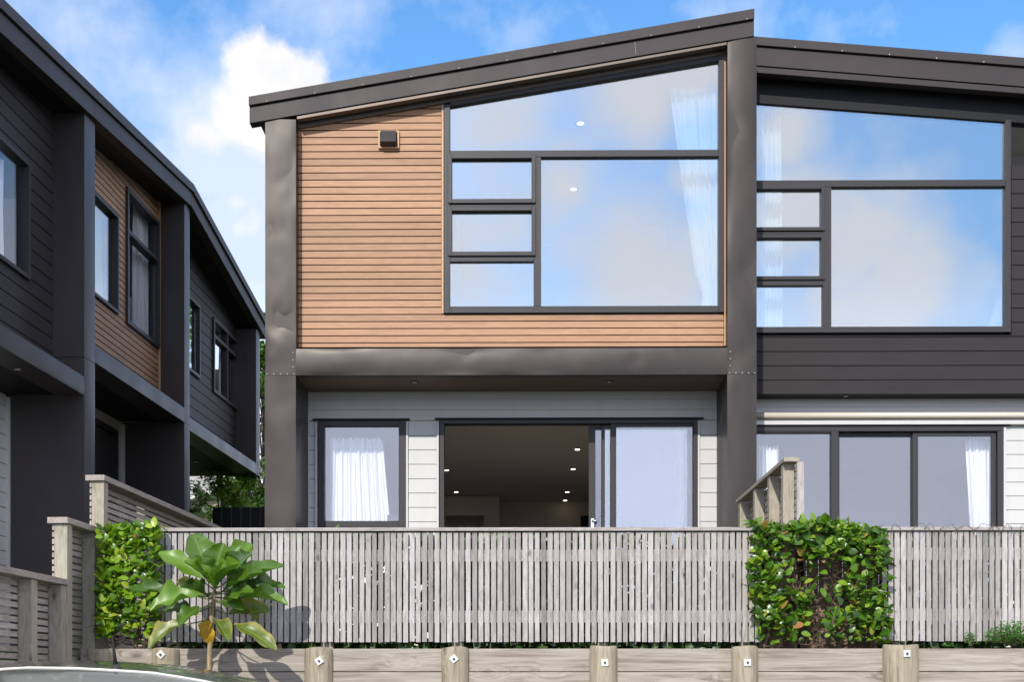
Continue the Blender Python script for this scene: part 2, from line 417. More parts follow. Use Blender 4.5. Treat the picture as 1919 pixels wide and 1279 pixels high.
# return walls behind the pillars (party walls)
m = MB(); zr = Z(222, YF) + .03
m.box(xa0 + .003, xa1 - .003, YF + .34, YUB, 1.75, zr - .05); m.build('side_wall', M['darkwall'], house); m = MB(); m.box(xa0 + .003, xa1 - .003, YUB + .001, YB, 1.75, 4.95); m.build('side_wall', M['darkwall'], house)
m = MB(); m.box(xb0 + .003, xb1 - .003, YF + .34, YB, 1.75, Z(70, YF) - .05); m.build('side_wall', M['darkwall'], house)
m = MB(); m.box(xa1, xb0, YB - .2, YB, 1.75, 4.95); m.build('back_wall', M['interior'], house); m = MB(); m.prism([(xa1, 4.96), (XS, 4.96), (XS, 7.75), (xa1, 7.3)], YUB - .1, YUB); m.build('upper_back_wall', M['interior'], house)
m = MB(); m.prism([(XS, 4.96), (xb0, 4.96), (xb0, 8.2), (XS, 7.75)], YUR - .1, YUR); m.build('upper_back_wall', M['interior'], house)
m = MB(); m.box(XS, XS + .1, YUB, YUR - .1, 4.96, 7.75); m.build('upper_side_wall', M['darkwall'], house)
# beam
m = MB(); m.panel(xa1 + .001, xb0 - .001, Z(703, YF), Z(653, YF), YF + .002,   .10, .006, .010, 'z', 4.1, 90, 14,
                  [(X(1190, YF), Z(690, YF), .2, .012), (X(640, YF), Z(672, YF), .25, -.008), (X(870, YF), Z(665, YF), .3, .01)])
m.build('beam', M['metal'], house)
m = MB(); m.box(xa1, xb0, YF + .10, YU + .02, Z(700, YF), Z(653, YF)); m.build('beam_back', M['black'], house)
# soffit of the recessed ground floor
m = MB(); ns = 10
m.box(xa1, xb0, YF + .1, YL + .02, Z(703, YF) + .004, Z(703, YF) + .05)
sof = m.build('soffit', M['soffit_brown'], house)
def downlight(c, parent, r=.042, name='downlight', lit=None):
    a = MB().disc(c, r, .008).build(name, M['frame'], parent)
    b = MB().disc((c[0], c[1], c[2] - .008), r * .62, .003).build('lens', lit or M['galv'], a)
def hit_z(px, py, z):  # point on the horizontal plane z seen at a pixel
    t = (z - H) / ((HZ - py) / F); r = ray(px) * t; return Vector((r.x, r.y, z))
zs = Z(703, YF) + .004
downlight(hit_z(777, 716, zs), sof); downlight(hit_z(1142, 715, zs), sof)
# floor slab and interior
m = MB(); m.box(xa1, xb0, YL + .03, YB - .2, Z(703, YF) + .02, FLOOR2 - .02); m.build('floor_slab', M['interior'], house)
zc1 = 4.50
m = MB(); m.box(xa1, xb0, YL + .12, YB - .2, zc1, zc1 + .04); ceil = m.build('ceiling', M['interior_dim'], house)
m = MB(); m.box(xa1, xb0, YL + .12, YB - .2, DECK - .05, DECK); m.build('floor', M['carpet'], house)
m = MB(); m.box(xa1 + .0, xa1 + .05, YL + .12, YB - .2, DECK, zc1); m.box(xb0 - .05, xb0, YL + .12, YB - .2, DECK, zc1); m.box(xa1 + .05, xb0 - .05, YB - .26, YB - .2, DECK, zc1)
m.build('inner_wall', M['interior_dim'], house)
m = MB(); yq = 21.2
m.box(xa1 + .06, X(835, yq), yq, yq + .1, DECK, zc1 - .01); m.box(X(907, yq), X(936, yq), yq, yq + .1, DECK, zc1 - .01); m.box(X(835, yq), X(907, yq), yq, yq + .1, Z(967, yq), zc1 - .01)
m.build('partition', M['interior_dim'], house)
m = MB(); yq = 21.7; m.box(X(1088, yq), X(1200, yq), yq - .3, yq, DECK, Z(972, yq)); m.build('cabinet', M['black'], house)
lit = m_emit('lit_downlight', (1.0, .78, .55), 6.0)
for px, py in ((837, 881), (855, 922), (1082, 842), (1074, 879), (1063, 922), (1059, 938)):
    downlight(hit_z(px, py, zc1), ceil, .05, 'downlight', lit)
# upper room
m = MB(); m.box(xa1, xb0, YU + .14, YB - .2, FLOOR2 - .02, FLOOR2 + .02); m.build('upper_floor', M['carpet'], house)
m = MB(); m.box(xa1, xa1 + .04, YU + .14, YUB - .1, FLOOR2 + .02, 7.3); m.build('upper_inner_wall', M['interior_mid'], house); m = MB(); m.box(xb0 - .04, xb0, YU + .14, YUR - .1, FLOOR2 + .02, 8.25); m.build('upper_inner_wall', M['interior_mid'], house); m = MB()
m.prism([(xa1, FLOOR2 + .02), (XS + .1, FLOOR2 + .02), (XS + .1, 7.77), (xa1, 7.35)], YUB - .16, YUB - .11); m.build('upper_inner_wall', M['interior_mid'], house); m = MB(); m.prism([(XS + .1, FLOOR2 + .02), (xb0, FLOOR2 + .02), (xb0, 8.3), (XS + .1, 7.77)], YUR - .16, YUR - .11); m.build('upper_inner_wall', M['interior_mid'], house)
cp = slope_poly((556, 225), (1362, 86), (556, 231), (1362, 92), YU)
m = MB(); m.prism(cp, YU + .13, YUB - .12); m.prism(clip_poly(cp, 1, 0, -XS - .1), YUB - .1195, YUR - .12); uc = m.build('upper_ceiling', M['interior'], house)
def hit_slope(px, py):
    (ul, zl_), (ur, zr_) = cp[0], cp[1]; r = ray(px); k = (zr_ - zl_) / (ur - ul)
    # H + t*cz = zl + k*(r.x*t - ul)
    t = (zl_ - k * ul - H) / ((HZ - py) / F - k * r.x); return Vector((r.x * t, r.y * t, H + t * (HZ - py) / F))
lit2 = m_emit('lit_ceiling_spot', (1, .97, .92), 3.0)
for px, py in ((1088, 229), (1075, 353)):
    c = hit_slope(px, py); downlight(c + Vector((0, 0, -.004)), uc, .065, 'downlight', lit2)

# cedar cladding
zb = Z(650, YU)
lt, rt = (558, 243), (1357, 107)
tan_up = [(X(557.5, YU), Z(588, YU)), (X(827, YU), Z(588, YU)), (X(827, YU), Z(196.5, YU, 827)), (X(557.5, YU), Z(243, YU, 557.5))]
tan_lo = [(X(557.5, YU), zb), (X(1355.5, YU), zb), (X(1355.5, YU), Z(589, YU)), (X(557.5, YU), Z(589, YU))]
pitch = 13.32 / (F / YU)
zz0 = Z(588, YU)
while zz0 > zb: zz0 -= pitch
m = MB(); bpoly = [(X(557.5, YU), zb), (X(1356, YU), zb), (X(1356, YU), zz0 + pitch * 5 - .010), (X(557.5, YU), zz0 + pitch * 5 - .010)]
m.boards(bpoly, YU, YU + .02, pitch, .0095, zz0, .006)
up2 = [(tan_up[0][0], zz0 + pitch * 5 - .004), (tan_up[1][0], zz0 + pitch * 5 - .004), tan_up[2], tan_up[3]]
m.boards(up2, YU, YU + .02, pitch, .0095, zz0, .006)
clad = m.build('cladding', M['cedar'], house)
m = MB(); m.prism([(tan_up[0][0], zb), (X(829, YU), zb), (X(829, YU), Z(200, YU)), (tan_up[0][0], Z(243, YU))], YU + .024, YU + .1)
m.box(X(829, YU), X(1361, YU), YU + .024, YU + .1, zb, Z(590, YU)); m.build('cladding_back', M['black'], clad)
m = MB(); m.box(X(827.5, YU), X(831.5, YU), YU - .012, YU + .03, Z(588, YU), Z(196, YU)); m.build('corner_trim', M['cedar_trim'], clad, .003)
m = MB(); m.box(X(1357, YU), X(1361, YU), YU - .012, YU + .03, zb, Z(104, YU)); m.build('corner_trim', M['cedar_trim'], clad, .003)
m = MB(); m.prism(slope_poly((557, 233), (1361, 91.5), (557, 243), (1361, 103), YU), YU - .03, YU + .1); m.build('head_flashing', M['flash'], house, .003)
# vent hood
v = MB(); yv = YU - .02
v.frame(X(709, yv), X(748, yv), Z(277, yv), Z(244, yv), .018, yv - .012, yv + .02)
vent = v.build('vent_hood', M['cedar_trim'], house)
v = MB(); x0, x1, z0, z1 = X(714, yv), X(743, yv), Z(276, yv), Z(247, yv)
v.add([(x0, yv, z0), (x1, yv, z0), (x1, yv, z1), (x0, yv, z1), (x0, yv - .10, z0 + .03), (x1, yv - .10, z0 + .03), (x1, yv - .045, z1), (x0, yv - .045, z1)],
      [(4, 5, 6, 7), (0, 4, 7, 3), (1, 2, 6, 5), (3, 7, 6, 2), (0, 1, 5, 4), (0, 3, 2, 1)])
v.build('cowl', M['frame'], vent, .003)

# upper window
def bar(m, a, b, c, d, Y, d0, d1): m.box(X(a, Y), X(b, Y), d0, d1, Z(d, Y), Z(c, Y))
win = MB(); Y = YU
bar(win, 832, 843.5, 197, 588, Y, Y - .03, Y + .08); bar(win, 1346, 1356.5, 106, 588, Y, Y - .03, Y + .08)
bar(win, 843.5, 1346, 575.5, 588, Y, Y - .028, Y + .08)
win.prism(slope_poly((843.5, 193), (1346, 106), (843.5, 200.5), (1346, 115.5), Y), Y - .028, Y + .08)
bar(win, 843.5, 1346, 283.5, 296, Y, Y - .026, Y + .08); bar(win, 1000, 1014, 296, 575.5, Y, Y - .024, Y + .08)
bar(win, 843.5, 1000, 481, 491.5, Y, Y - .022, Y + .08); bar(win, 843.5, 1000, 384, 388.5, Y, Y - .022, Y + .08)
upwin = win.build('upper_window', M['frame'], house, .004)
for (a, b, c, d) in ((839.5, 1004, 291.5, 383), (839.5, 1004, 389.5, 481.5)):
    s = MB(); s.frame(X(a, Y), X(b, Y), Z(d, Y), Z(c, Y), .044, Y - .045, Y + .05)
    s.build('sash', M['frame'], upwin, .003)
def pane(poly, Y, parent, mat='glass', mp=MI, d=.02, dy=None):
    m = MB(mp); m.prism(poly, d, d + .008)
    return m.build('pane', M[mat], parent)
def prect(a, b, c, dd, Y): return [(X(a, Y), Z(dd, Y)), (X(b, Y), Z(dd, Y)), (X(b, Y), Z(c, Y)), (X(a, Y), Z(c, Y))]
pane([(X(843.5, Y), Z(283.5, Y)), (X(1346, Y), Z(283.5, Y)), (X(1346, Y), Z(115.5, Y, 1346)), (X(843.5, Y), Z(200.5, Y, 843.5))], Y, upwin, d=Y + .02)
pane(prect(1014, 1346, 296, 575.5, Y), Y, upwin, d=Y + .02)
for q in ((847, 996, 301, 377), (847, 996, 398, 475), (843.5, 1000, 491.5, 575.5)): pane(prect(*q, Y), Y, upwin, d=Y + .015)

# curtains
def curtain(label, Y, prof, ztop, zbot, group=None, folds=11, amp=.035, mp=MI, wavy_top=True):
    """prof: list of (height fraction from the bottom, left u, right u)"""
    m = MB(mp); nu = folds * 8; nv = 26; vs = []
    def at(t):
        for i in range(len(prof) - 1):
            if prof[i][0] <= t <= prof[i + 1][0]:
                k = (t - prof[i][0]) / (prof[i + 1][0] - prof[i][0]); return lerp(prof[i][1], prof[i + 1][1], k), lerp(prof[i][2], prof[i + 1][2], k)
        return prof[-1][1:]
    for side in (0, .002):
        for j in range(nv + 1):
            t = j / nv; l, r = at(t)
            for i in range(nu + 1):
                a = i / nu; ph = a * folds * 2 * math.pi
                d = amp * math.sin(ph + .6 * math.sin(ph * .37 + t * 2)) * (1 - .45 * t) + .01 * math.sin(ph * .5 + t * 3)
                z = lerp(zbot, ztop, t) + (.012 * math.cos(ph) if j == nv else 0)
                vs.append(mp(lerp(l, r, a) + .008 * math.sin(ph * 1.7 + t * 4), Y + d + side, z))
    w = nu + 1; o2 = (nv + 1) * w
    fs = []
    for j in range(nv):
        for i in range(nu):
            fs.append((j * w + i, j * w + i + 1, (j + 1) * w + i + 1, (j + 1) * w + i))
            fs.append((o2 + j * w + i, o2 + (j + 1) * w + i, o2 + (j + 1) * w + i + 1, o2 + j * w + i + 1))
    m.add(vs, fs, True)
    o = m.build('curtain', M['curtain'], recalc=False, loc=mp((prof[0][1] + prof[0][2]) / 2, Y, zbot)); tag(o, label, 'curtain', group); return o
yc = YU + .3
curtain('white sheer curtain gathered at right side of the big upper window over the cedar boards', yc,
        [(0, X(1296, yc), X(1352, yc)), (.22, X(1318, yc), X(1352, yc)), (.30, X(1303, yc), X(1352, yc)), (.7, X(1275, yc), X(1352, yc)), (1, X(1256, yc), X(1352, yc))],
        Z(165, yc), FLOOR2 + .05, folds=10)
yc = YL + .22
curtain('white sheer curtain filling the small ground floor window beside the left pillar', yc,
        [(0, X(612, yc), X(734, yc)), (.6, X(616, yc), X(730, yc)), (1, X(620, yc), X(718, yc))], Z(822, yc), DECK + .03, folds=13, amp=.03)

yc = YL + .30
curtain('pale flat blind behind the right glass of the open sliding door', yc, [(0, X(1146, yc), X(1268, yc)), (1, X(1146, yc), X(1268, yc))], Z(806, yc), DECK + .03, folds=3, amp=.004)
# ground floor wall, middle house
zwt = Z(703, YF) + .01; pit = 27.0 / (F / YL); g0 = Z(978, YL) - 6 * pit
m = MB(); xl, xr = X(577, YL), X(1345.5, YL)
def brect(a, b, c, d, Y): return [(X(a, Y), Z(d, Y)), (X(b, Y), Z(d, Y)), (X(b, Y), Z(c, Y)), (X(a, Y), Z(c, Y))]
def brz(a, b, z0, z1): return [(a, z0), (b, z0), (b, z1), (a, z1)]
ztop_b = Z(789, YL)
for a, b in ((xl - .3, X(591, YL)), (X(765.5, YL), X(818.5, YL)), (X(1311, YL), xr + .3)):
    m.boards(brz(a, b, 1.9, ztop_b), YL, YL + .02, pit, .006, g0, .006)
m.boards(brz(xl - .3, xr + .3, ztop_b + .006, zwt), YL, YL + .02, .118, .003, ztop_b + .006, .002)
lw = m.build('lower_wall', M['white'], house)
m = MB()
for a, b in ((xl - .3, X(594, YL)), (X(762, YL), X(822, YL)), (X(1308, YL), xr + .3)): m.box(a, b, YL + .024, YL + .12, 1.9, ztop_b)
m.box(xl - .3, xr + .3, YL + .024, YL + .12, ztop_b, zwt); m.build('wall_core', M['interior_dim'], lw)
for a in (591, 761, 818.5, 1307.3):
    m = MB(); bar(m, a, a + 4, 790, 1100, YL, YL - .02, YL + .03); m.build('jamb_trim', M['white'], lw, .002)
m = MB(); m.box(X(577.5, YL), X(580.5, YL), YL - .012, YL + .02, 1.9, zwt)
m.build('jamb_trim', M['white'], lw, .002)
m = MB(); bar(m, 587, 768, 785.5, 788.5, YL, YL - .04, YL + .02); m.build('head_flashing', M['black'], lw); m = MB(); bar(m, 815, 1318, 784.5, 787.5, YL, YL - .04, YL + .02)
m.build('head_flashing', M['black'], lw)
w = MB(); Y = YL
bar(w, 596, 608.5, 788.8, 988, Y, Y - .02, Y + .08); bar(w, 747.5, 760.5, 788.8, 988, Y, Y - .02, Y + .08)
bar(w, 608.5, 747.5, 788.8, 799.5, Y, Y - .018, Y + .08); bar(w, 608.5, 747.5, 977, 988, Y, Y - .018, Y + .08)
lwin = w.build('lower_window', M['frame'], house, .004)
pane(prect(608.5, 747.5, 799.5, 977, Y), Y, lwin, 'glass_low', d=Y + .02)
m = MB(); bar(m, 725, 747, 965, 977, Y, Y + .03, Y + .05); m.build('sign_plate', M['frame'], lwin)
m = MB(); bar(m, 596, 760.5, 988, 1010, Y, Y - .02, Y + .08); m.build('apron', M['darkwall'], lwin)
zsill = DECK
w = MB()
w.box(X(824, Y), X(832.5, Y), Y - .02, Y + .12, zsill, Z(787.8, Y)); w.box(X(1299.5, Y), X(1307, Y), Y - .02, Y + .12, zsill, Z(787.8, Y))
w.box(X(832.5, Y), X(1299.5, Y), Y - .018, Y + .12, Z(795, Y), Z(787.8, Y)); w.box(X(832.5, Y), X(1299.5, Y), Y - .01, Y + .12, zsill, zsill + .04)
door = w.build('sliding_door', M['frame'], house, .003)
def leaf(a, b, top, dy, st, name='door_leaf', handle=False, mat='glass_low'):
    m = MB(); x0, x1 = X(a, Y), X(b, Y); zt_ = Z(top, Y)
    s0, s1 = st
    m.box(x0, x0 + s0, Y + dy, Y + dy + .035, zsill + .045, zt_); m.box(x1 - s1, x1, Y + dy, Y + dy + .035, zsill + .045, zt_)
    m.box(x0 + s0, x1 - s1, Y + dy, Y + dy + .035, zt_ - .04, zt_); m.box(x0 + s0, x1 - s1, Y + dy, Y + dy + .035, zsill + .045, zsill + .12)
    o = m.build(name, M['frame'], door, .003)
    g = MB(); g.box(x0 + s0, x1 - s1, Y + dy + .012, Y + dy + .02, zsill + .12, zt_ - .04); g.build('pane', M[mat], o)
    if handle:
        h = MB(); hz_ = Z(976, Y); hx = X(1111, Y)
        h.tube([(hx, Y + dy, hz_), (hx, Y + dy - .05, hz_), (hx + .03, Y + dy - .055, hz_ - .004), (hx + .05, Y + dy - .05, hz_ - .02)], .012, 8)
        h.box(hx - .018, hx + .018, Y + dy - .012, Y + dy, hz_ - .1, hz_ + .03); h.build('handle', M['chrome'], o, .002)
    return o
leaf(1104, 1290, 797, .085, (.075, .04), handle=True)
leaf(1128, 1296, 796.5, .045, (.036, .04))
leaf(1144.5, 1303, 794, .005, (.062, .03))

# ================================================================== RIGHT HOUSE
rh = thing('townhouse', 'charcoal townhouse at right with falling roof edge and black weatherboards below the upper window', 'house', (X(1700, YR), YRU, DECK))
XR = X(2350, YRU)
def rl(py_l, px, dy=0): return py_l + 40 * (px - 1413) / 506. + dy
m = MB()
m.prism([(X(p, YR), Z(rl(y, p), YR, p)) for p, y in ((1414, 86), (2400, 86), (2400, 70), (1414, 70))], YR - .03, YR + .12)
r_roof = m.build('roof', M['metal_roof'], rh, .004)
m = MB(); m.prism([(X(p, YR), Z(rl(y, p), YR, p)) for p, y in ((1414, 122), (2400, 122), (2400, 87), (1414, 87))], YR, YR + .13); m.build('fascia', M['metal_roof'], r_roof, .004)
m = MB(); m.prism([(X(p, YR), Z(rl(y, p), YR, p)) for p, y in ((1414, 134.5), (2400, 134.5), (2400, 123.5), (1414, 123.5))], YR + .01, YR + .12); m.build('fascia_lip', M['metal_roof'], r_roof, .003)
m = MB(); m.prism([(X(p, YR), Z(rl(y, p), YR, p)) for p, y in ((1420, 127), (2400, 127), (2400, 84), (1420, 84))], YR + .12, YB + .3); m.build('roof_sheet', M['black'], r_roof)
m = MB()
for k in range(9):
    px = 1490 + 88.4 * k; m = MB(); m.ball(P(px, rl(82, px), YR - .03), .008); m.build('roof_screw', M['galv'], r_roof)
Y = YRU
def wl(px): return 193 + 35 * (px - 1413) / 467.   # window head line
zdb = Z(740, YRU)
boardp = 26.75 / (F / YRU)
m = MB()
m.boards([(X(1415, Y), zdb), (XR, zdb), (XR, Z(631.5, Y)), (X(1415, Y), Z(631.5, Y))], Y, Y + .02, boardp, .007, zdb, .008)
m.boards([(X(1896, Y), Z(631, Y)), (XR, Z(631, Y)), (XR, 7.3), (X(1896, Y), 7.3)], Y, Y + .02, boardp, .007, zdb, .008)
rc = m.build('cladding', M['darkboard'], rh)
m = MB(); m.box(X(1415, Y), XR, Y + .024, Y + .15, zdb, Z(628, Y)); m.box(X(1893, Y), XR, Y + .024, Y + .15, Z(628, Y), 7.4); m.build('cladding_back', M['black'], rc)
m = MB(); m.prism([(X(1413, Y), Z(wl(1413), Y, 1413)), (X(1893, Y), Z(wl(1893) - 0, Y, 1893)), (XR, Z(wl(2350), Y, 2350)), (XR, Z(rl(125, 2350), Y, 2350)), (X(1413, Y), Z(125, Y, 1413))], Y - .01, Y + .12); m.build('head_wall', M['black'], rh)
w = MB()
w.box(X(1415, Y), X(1893, Y), Y - .03, Y + .08, Z(626.5, Y), Z(615.5, Y)); w.box(X(1882.5, Y), X(1893, Y), Y - .032, Y + .08, Z(626.5, Y), Z(226, Y, 1885))
w.box(X(1380, Y), X(1882, Y), Y - .028, Y + .08, Z(354, Y), Z(341.5, Y)); w.box(X(1541, Y), X(1557, Y), Y - .026, Y + .08, Z(615.5, Y), Z(354, Y))
w.box(X(1380, Y), X(1541, Y), Y - .024, Y + .08, Z(538, Y), Z(527, Y)); w.box(X(1380, Y), X(1541, Y), Y - .024, Y + .08, Z(442, Y), Z(437, Y))
w.box(X(1380, Y), X(1391, Y), Y - .03, Y + .08, Z(626.5, Y), Z(192, Y))
ruw = w.build('upper_window', M['frame'], rh, .004)
for c, d in ((352, 436.5), (443, 528)):
    s = MB(); s.frame(X(1388, Y), X(1544.5, Y), Z(d, Y), Z(c, Y), .040, Y - .045, Y + .05); s.build('sash', M['frame'], ruw, .003)
pane([(X(1391, Y), Z(341.5, Y)), (X(1882.5, Y), Z(341.5, Y)), (X(1882.5, Y), Z(wl(1882), Y, 1882)), (X(1391, Y), Z(wl(1391), Y, 1391))], Y, ruw, d=Y + .02)
pane(prect(1557, 1882.5, 354, 615.5, Y), Y, ruw, d=Y + .02)
for q in ((1391, 1541, 354, 434), (1391, 1541, 445, 526), (1391, 1541, 538, 615.5)): pane(prect(*q, Y), Y, ruw, d=Y + .015)
fz = zdb + .15
m = MB(); m.box(xb1, XR, Y + .2, Y + 4, zdb + .02, fz); m.build('floor_slab', M['interior'], rh)
m = MB(); m.box(xb1 + .0, xb1 + .04, Y + .14, Y + 4, fz, 8); m.box(X(2000, Y), X(2000, Y) + .1, Y + .14, Y + 4, fz, 7.4); m.box(xb1, XR, Y + 4, Y + 4.1, fz, 8); m.build('upper_inner_wall', M['interior'], rh)
m = MB(); m.prism([(X(p, Y), Z(wl(p) - 4 - dy, Y, p)) for p, dy in ((1380, 0), (2350, 0), (2350, 5), (1380, 5))], Y + .13, Y + 4.1); m.build('upper_ceiling', M['interior'], rh)
m = MB(); m.box(xb1, XR, Y + .1, YRL + .05, zdb + .001, zdb + .02); so = m.build('soffit', M['black'], rh)
downlight(hit_z(1585, 742, zdb + .001), so, .035)
m = MB(); m.box(XR - .2, XR, YR + .2, YB, 1.75, 7.2); m.box(xb1, XR - .2, YB - .2, YB, 1.75, 7.2); m.build('side_wall', M['darkwall'], rh)
yc = YRU + .3
curtain('white sheer curtain beside the metal pillar in the upper window of the charcoal house', yc, [(0, X(1424, yc), X(1466, yc)), (1, X(1424, yc), X(1462, yc))], Z(212, yc), fz + .03, folds=7)
# ground floor right
Y = YRL; pr = 25.9 / (F / YRL); ztr = zdb + .001; gr0 = Z(957, Y) - 7 * pr
m = MB(); m.boards(brz(X(1885, Y), XR, 1.9, Z(801, Y)), Y, Y + .02, pr, .006, gr0, .006)
m.boards(brz(X(1400, Y), XR, Z(800, Y), ztr), Y, Y + .02, .11, .003, Z(800, Y), .002)
rlw = m.build('lower_wall', M['white'], rh)
m = MB(); m.box(X(1880, Y), XR, Y + .024, Y + .14, 1.9, Z(801, Y)); m.box(X(1400, Y), XR, Y + .024, Y + .14, Z(801, Y), ztr); m.build('wall_core', M['interior_dim'], rlw)
m = MB(); zc_ = Z(780.5, Y - .05); m.tube([(X(1405, Y), Y - .05, zc_), (XR, Y - .05, zc_)], .034, 14); m.build('blind_roller', M['beige'], rlw)
m = MB(); m.box(X(1405, Y), XR, Y - .06, Y, Z(797.5, Y - .06), Z(790, Y - .06)); m.build('blind_cassette', M['white'], rlw, .004)
m = MB(); m.box(X(1400, Y), X(1892, Y), Y - .05, Y + .02, Z(800.8, Y), Z(798.6, Y)); m.build('head_flashing', M['black'], rlw)
m = MB(); m.box(X(1880, Y), X(1884.5, Y), Y - .02, Y + .03, 1.9, Z(803, Y)); m.build('jamb_trim', M['white'], rlw)
w = MB(); z_s = DECK
w.box(X(1400, Y), X(1878, Y), Y - .03, Y + .1, Z(811, Y), Z(801.2, Y)); w.box(X(1868, Y), X(1878, Y), Y - .028, Y + .1, z_s, Z(811, Y))
w.box(X(1557, Y), X(1570.5, Y), Y - .026, Y + .1, z_s, Z(811, Y)); w.box(X(1400, Y), X(1557, Y), Y - .02, Y + .1, Z(813.5, Y), Z(811, Y)); w.box(X(1400, Y), X(1868, Y), Y - .02, Y + .1, z_s, z_s + .05)
rd = w.build('sliding_door', M['frame'], rh, .003)
pane(prect(1400, 1557, 813.5, 1110, Y), Y, rd, 'glass_low', d=Y + .02)
for a, b, dy in ((1572, 1722, .05), (1711, 1867, .01)):
    m = MB(); x0, x1 = X(a, Y), X(b, Y); zt_ = Z(812, Y); s0 = .02 if a == 1572 else .062; s1 = .07 if a == 1572 else .052
    m.box(x0, x0 + s0, Y + dy, Y + dy + .035, z_s + .05, zt_); m.box(x1 - s1, x1, Y + dy, Y + dy + .035, z_s + .05, zt_)
    m.box(x0 + s0, x1 - s1, Y + dy, Y + dy + .035, zt_ - .045, zt_); o = m.build('door_leaf', M['frame'], rd, .003)
    g = MB(); g.box(x0 + s0, x1 - s1, Y + dy + .012, Y + dy + .02, z_s + .05, zt_ - .045); g.build('pane', M['glass_low'], o)
m = MB(); m.box(xb1, XR, Y + .15, YB, DECK - .05, DECK); m.build('floor', M['carpet'], rh)
m = MB(); m.box(xb1, XR, Y + .15, YB, zdb - .2, zdb - .16); m.build('ceiling', M['interior_dim'], rh)
m = MB(); m.box(xb1, XR, Y + 4, Y + 4.1, DECK, zdb - .2); m.box(X(1990, Y), X(1990, Y) + .1, Y + .15, Y + 4, DECK, zdb - .2); m.build('inner_wall', M['interior_dim'], rh)
yc = YRL + .22
curtain('short piece of white curtain behind the patio glass beside the right metal pillar', yc, [(0, X(1424, yc), X(1459, yc)), (1, X(1424, yc), X(1458, yc))], Z(838, yc), DECK + .03, folds=5, amp=.025)
curtain('white curtain hanging at far right side of the three-panel patio door', yc, [(0, X(1828, yc), X(1862, yc)), (.5, X(1820, yc), X(1862, yc)), (1, X(1810, yc), X(1864, yc))], Z(826, yc), DECK + .03, folds=7, amp=.03)

# ================================================================== LEFT ROW
def lthing(label, px): 
    q = ML(L(px), 0, 1.0); return thing('townhouse', label, 'house', q)
hA = lthing('nearest house of the left row, charcoal boards, white curtained window at the photo edge', 60)
hB = lthing('middle house of the left row with cedar-coloured boards between two metal wing walls', 260)
hC = lthing('farthest house of the left row, charcoal boards, upper floor overhanging an open undercroft', 420)
sA0 = L(-420); s1a, s1b = L(158), L(178); s2a, s2b = L(345.5), L(355.5); s3a, s3b = L(480), L(487)
WR = .33; WLo = .80; DP = 7.0
def lp(pts, w=0.0): return [L(px, py, w) for px, py in pts]
# roofs: two planes meeting above the second wing wall
tl, tm, tr = L(0, 7), L(352, 345), L(493.5, 603)
k1 = (tm[1] - tl[1]) / (tm[0] - tl[0]); k2 = (tr[1] - tm[1]) / (tr[0] - tm[0])
def ztop(s): return tm[1] + (k1 if s < tm[0] else k2) * (s - tm[0])
def rf(sa, sb, za, zb_): return [(sa, ztop(sa) - zb_), (sb, ztop(sb) - zb_), (sb, ztop(sb) - za), (sa, ztop(sa) - za)]
hgt = [0, .105, .30]
sm_ = (s1b + s1a) / 2
for hh, a, b in ((hA, sA0, sm_), (hB, sm_ + .002, tm[0]), (hC, tm[0] + .001, tr[0])):
    m = MB(ML); m.prism(rf(a, b, 0, .105), -.08, .06); r_ = m.build('roof', M['metal_roof'], hh, .004)
    m = MB(ML); m.prism(rf(a, b, .112, .29), -.05, .08); m.build('fascia', M['metal_roof'], r_, .004)
    m = MB(ML); m.prism(rf(a, b, .02, .27), .08, DP); m.build('roof_sheet', M['black'], r_)
# wing walls
def wing(hh, a, b, zlo, seed, zcut):
    m = MB(ML); zt_ = min(ztop(a), ztop(b)) - .285
    m.panel(a, b, zcut + .003, zt_, 0, WR + .2, .004, .004, 'u', seed, 8, 40); p = m.build('wing_wall', M['metal_cool'], hh)
    if zlo < zcut:
        m = MB(ML); m.panel(a + .002, b - .002, zlo, zcut - .003, .0, WLo + .2, .004, .004, 'u', seed + 2, 8, 30); m.build('wing_wall_foot', M['metal_cool'], hh)
    return p
zA_b0, zA_b1 = L(156, 740)[1], L(156, 705)[1]
zB_b0, zB_b1 = (L(176, 674)[1] + L(340, 791)[1]) / 2, (L(176, 644)[1] + L(340, 762)[1]) / 2
zC_b0 = (L(356, 806)[1] + L(480, 890)[1]) / 2; zC_b1 = zC_b0 + .17
wing(hA, s1a, s1b, .9, 2.2, zB_b0 - .02); wing(hB, s2a, s2b, .9, 5.1, zB_b0); wing(hC, s3a, s3b, zC_b0, 8.4, zC_b0 - .01)
# beams
for hh, a, b, z0, z1 in ((hA, sA0, s1a, zA_b0, zA_b1), (hB, s1b, s2a, zB_b0, zB_b1), (hC, s2b, s3b, zC_b0, zC_b1)):
    m = MB(ML); m.panel(a + .001, b - .001 if hh is not hC else b + .1, z0, z1, .002, .3, .005, .004, 'z', 3.3, 50, 10); m.build('beam', M['metal_cool'] if hh is not hC else M['metal'], hh)
    m = MB(ML); m.box(a, b, .1, (WLo + .1) if hh is not hC else DP, z0 + .01, z0 + .04); s_ = m.build('soffit', M['black'], hh)
    px, py = {0: (33, 691), 1: (260, 760), 2: (367, 865)}[(hA, hB, hC).index(hh)]
    if hh is not hB: downlight(hit_z(px, py, z0 + .01), s_, .05)
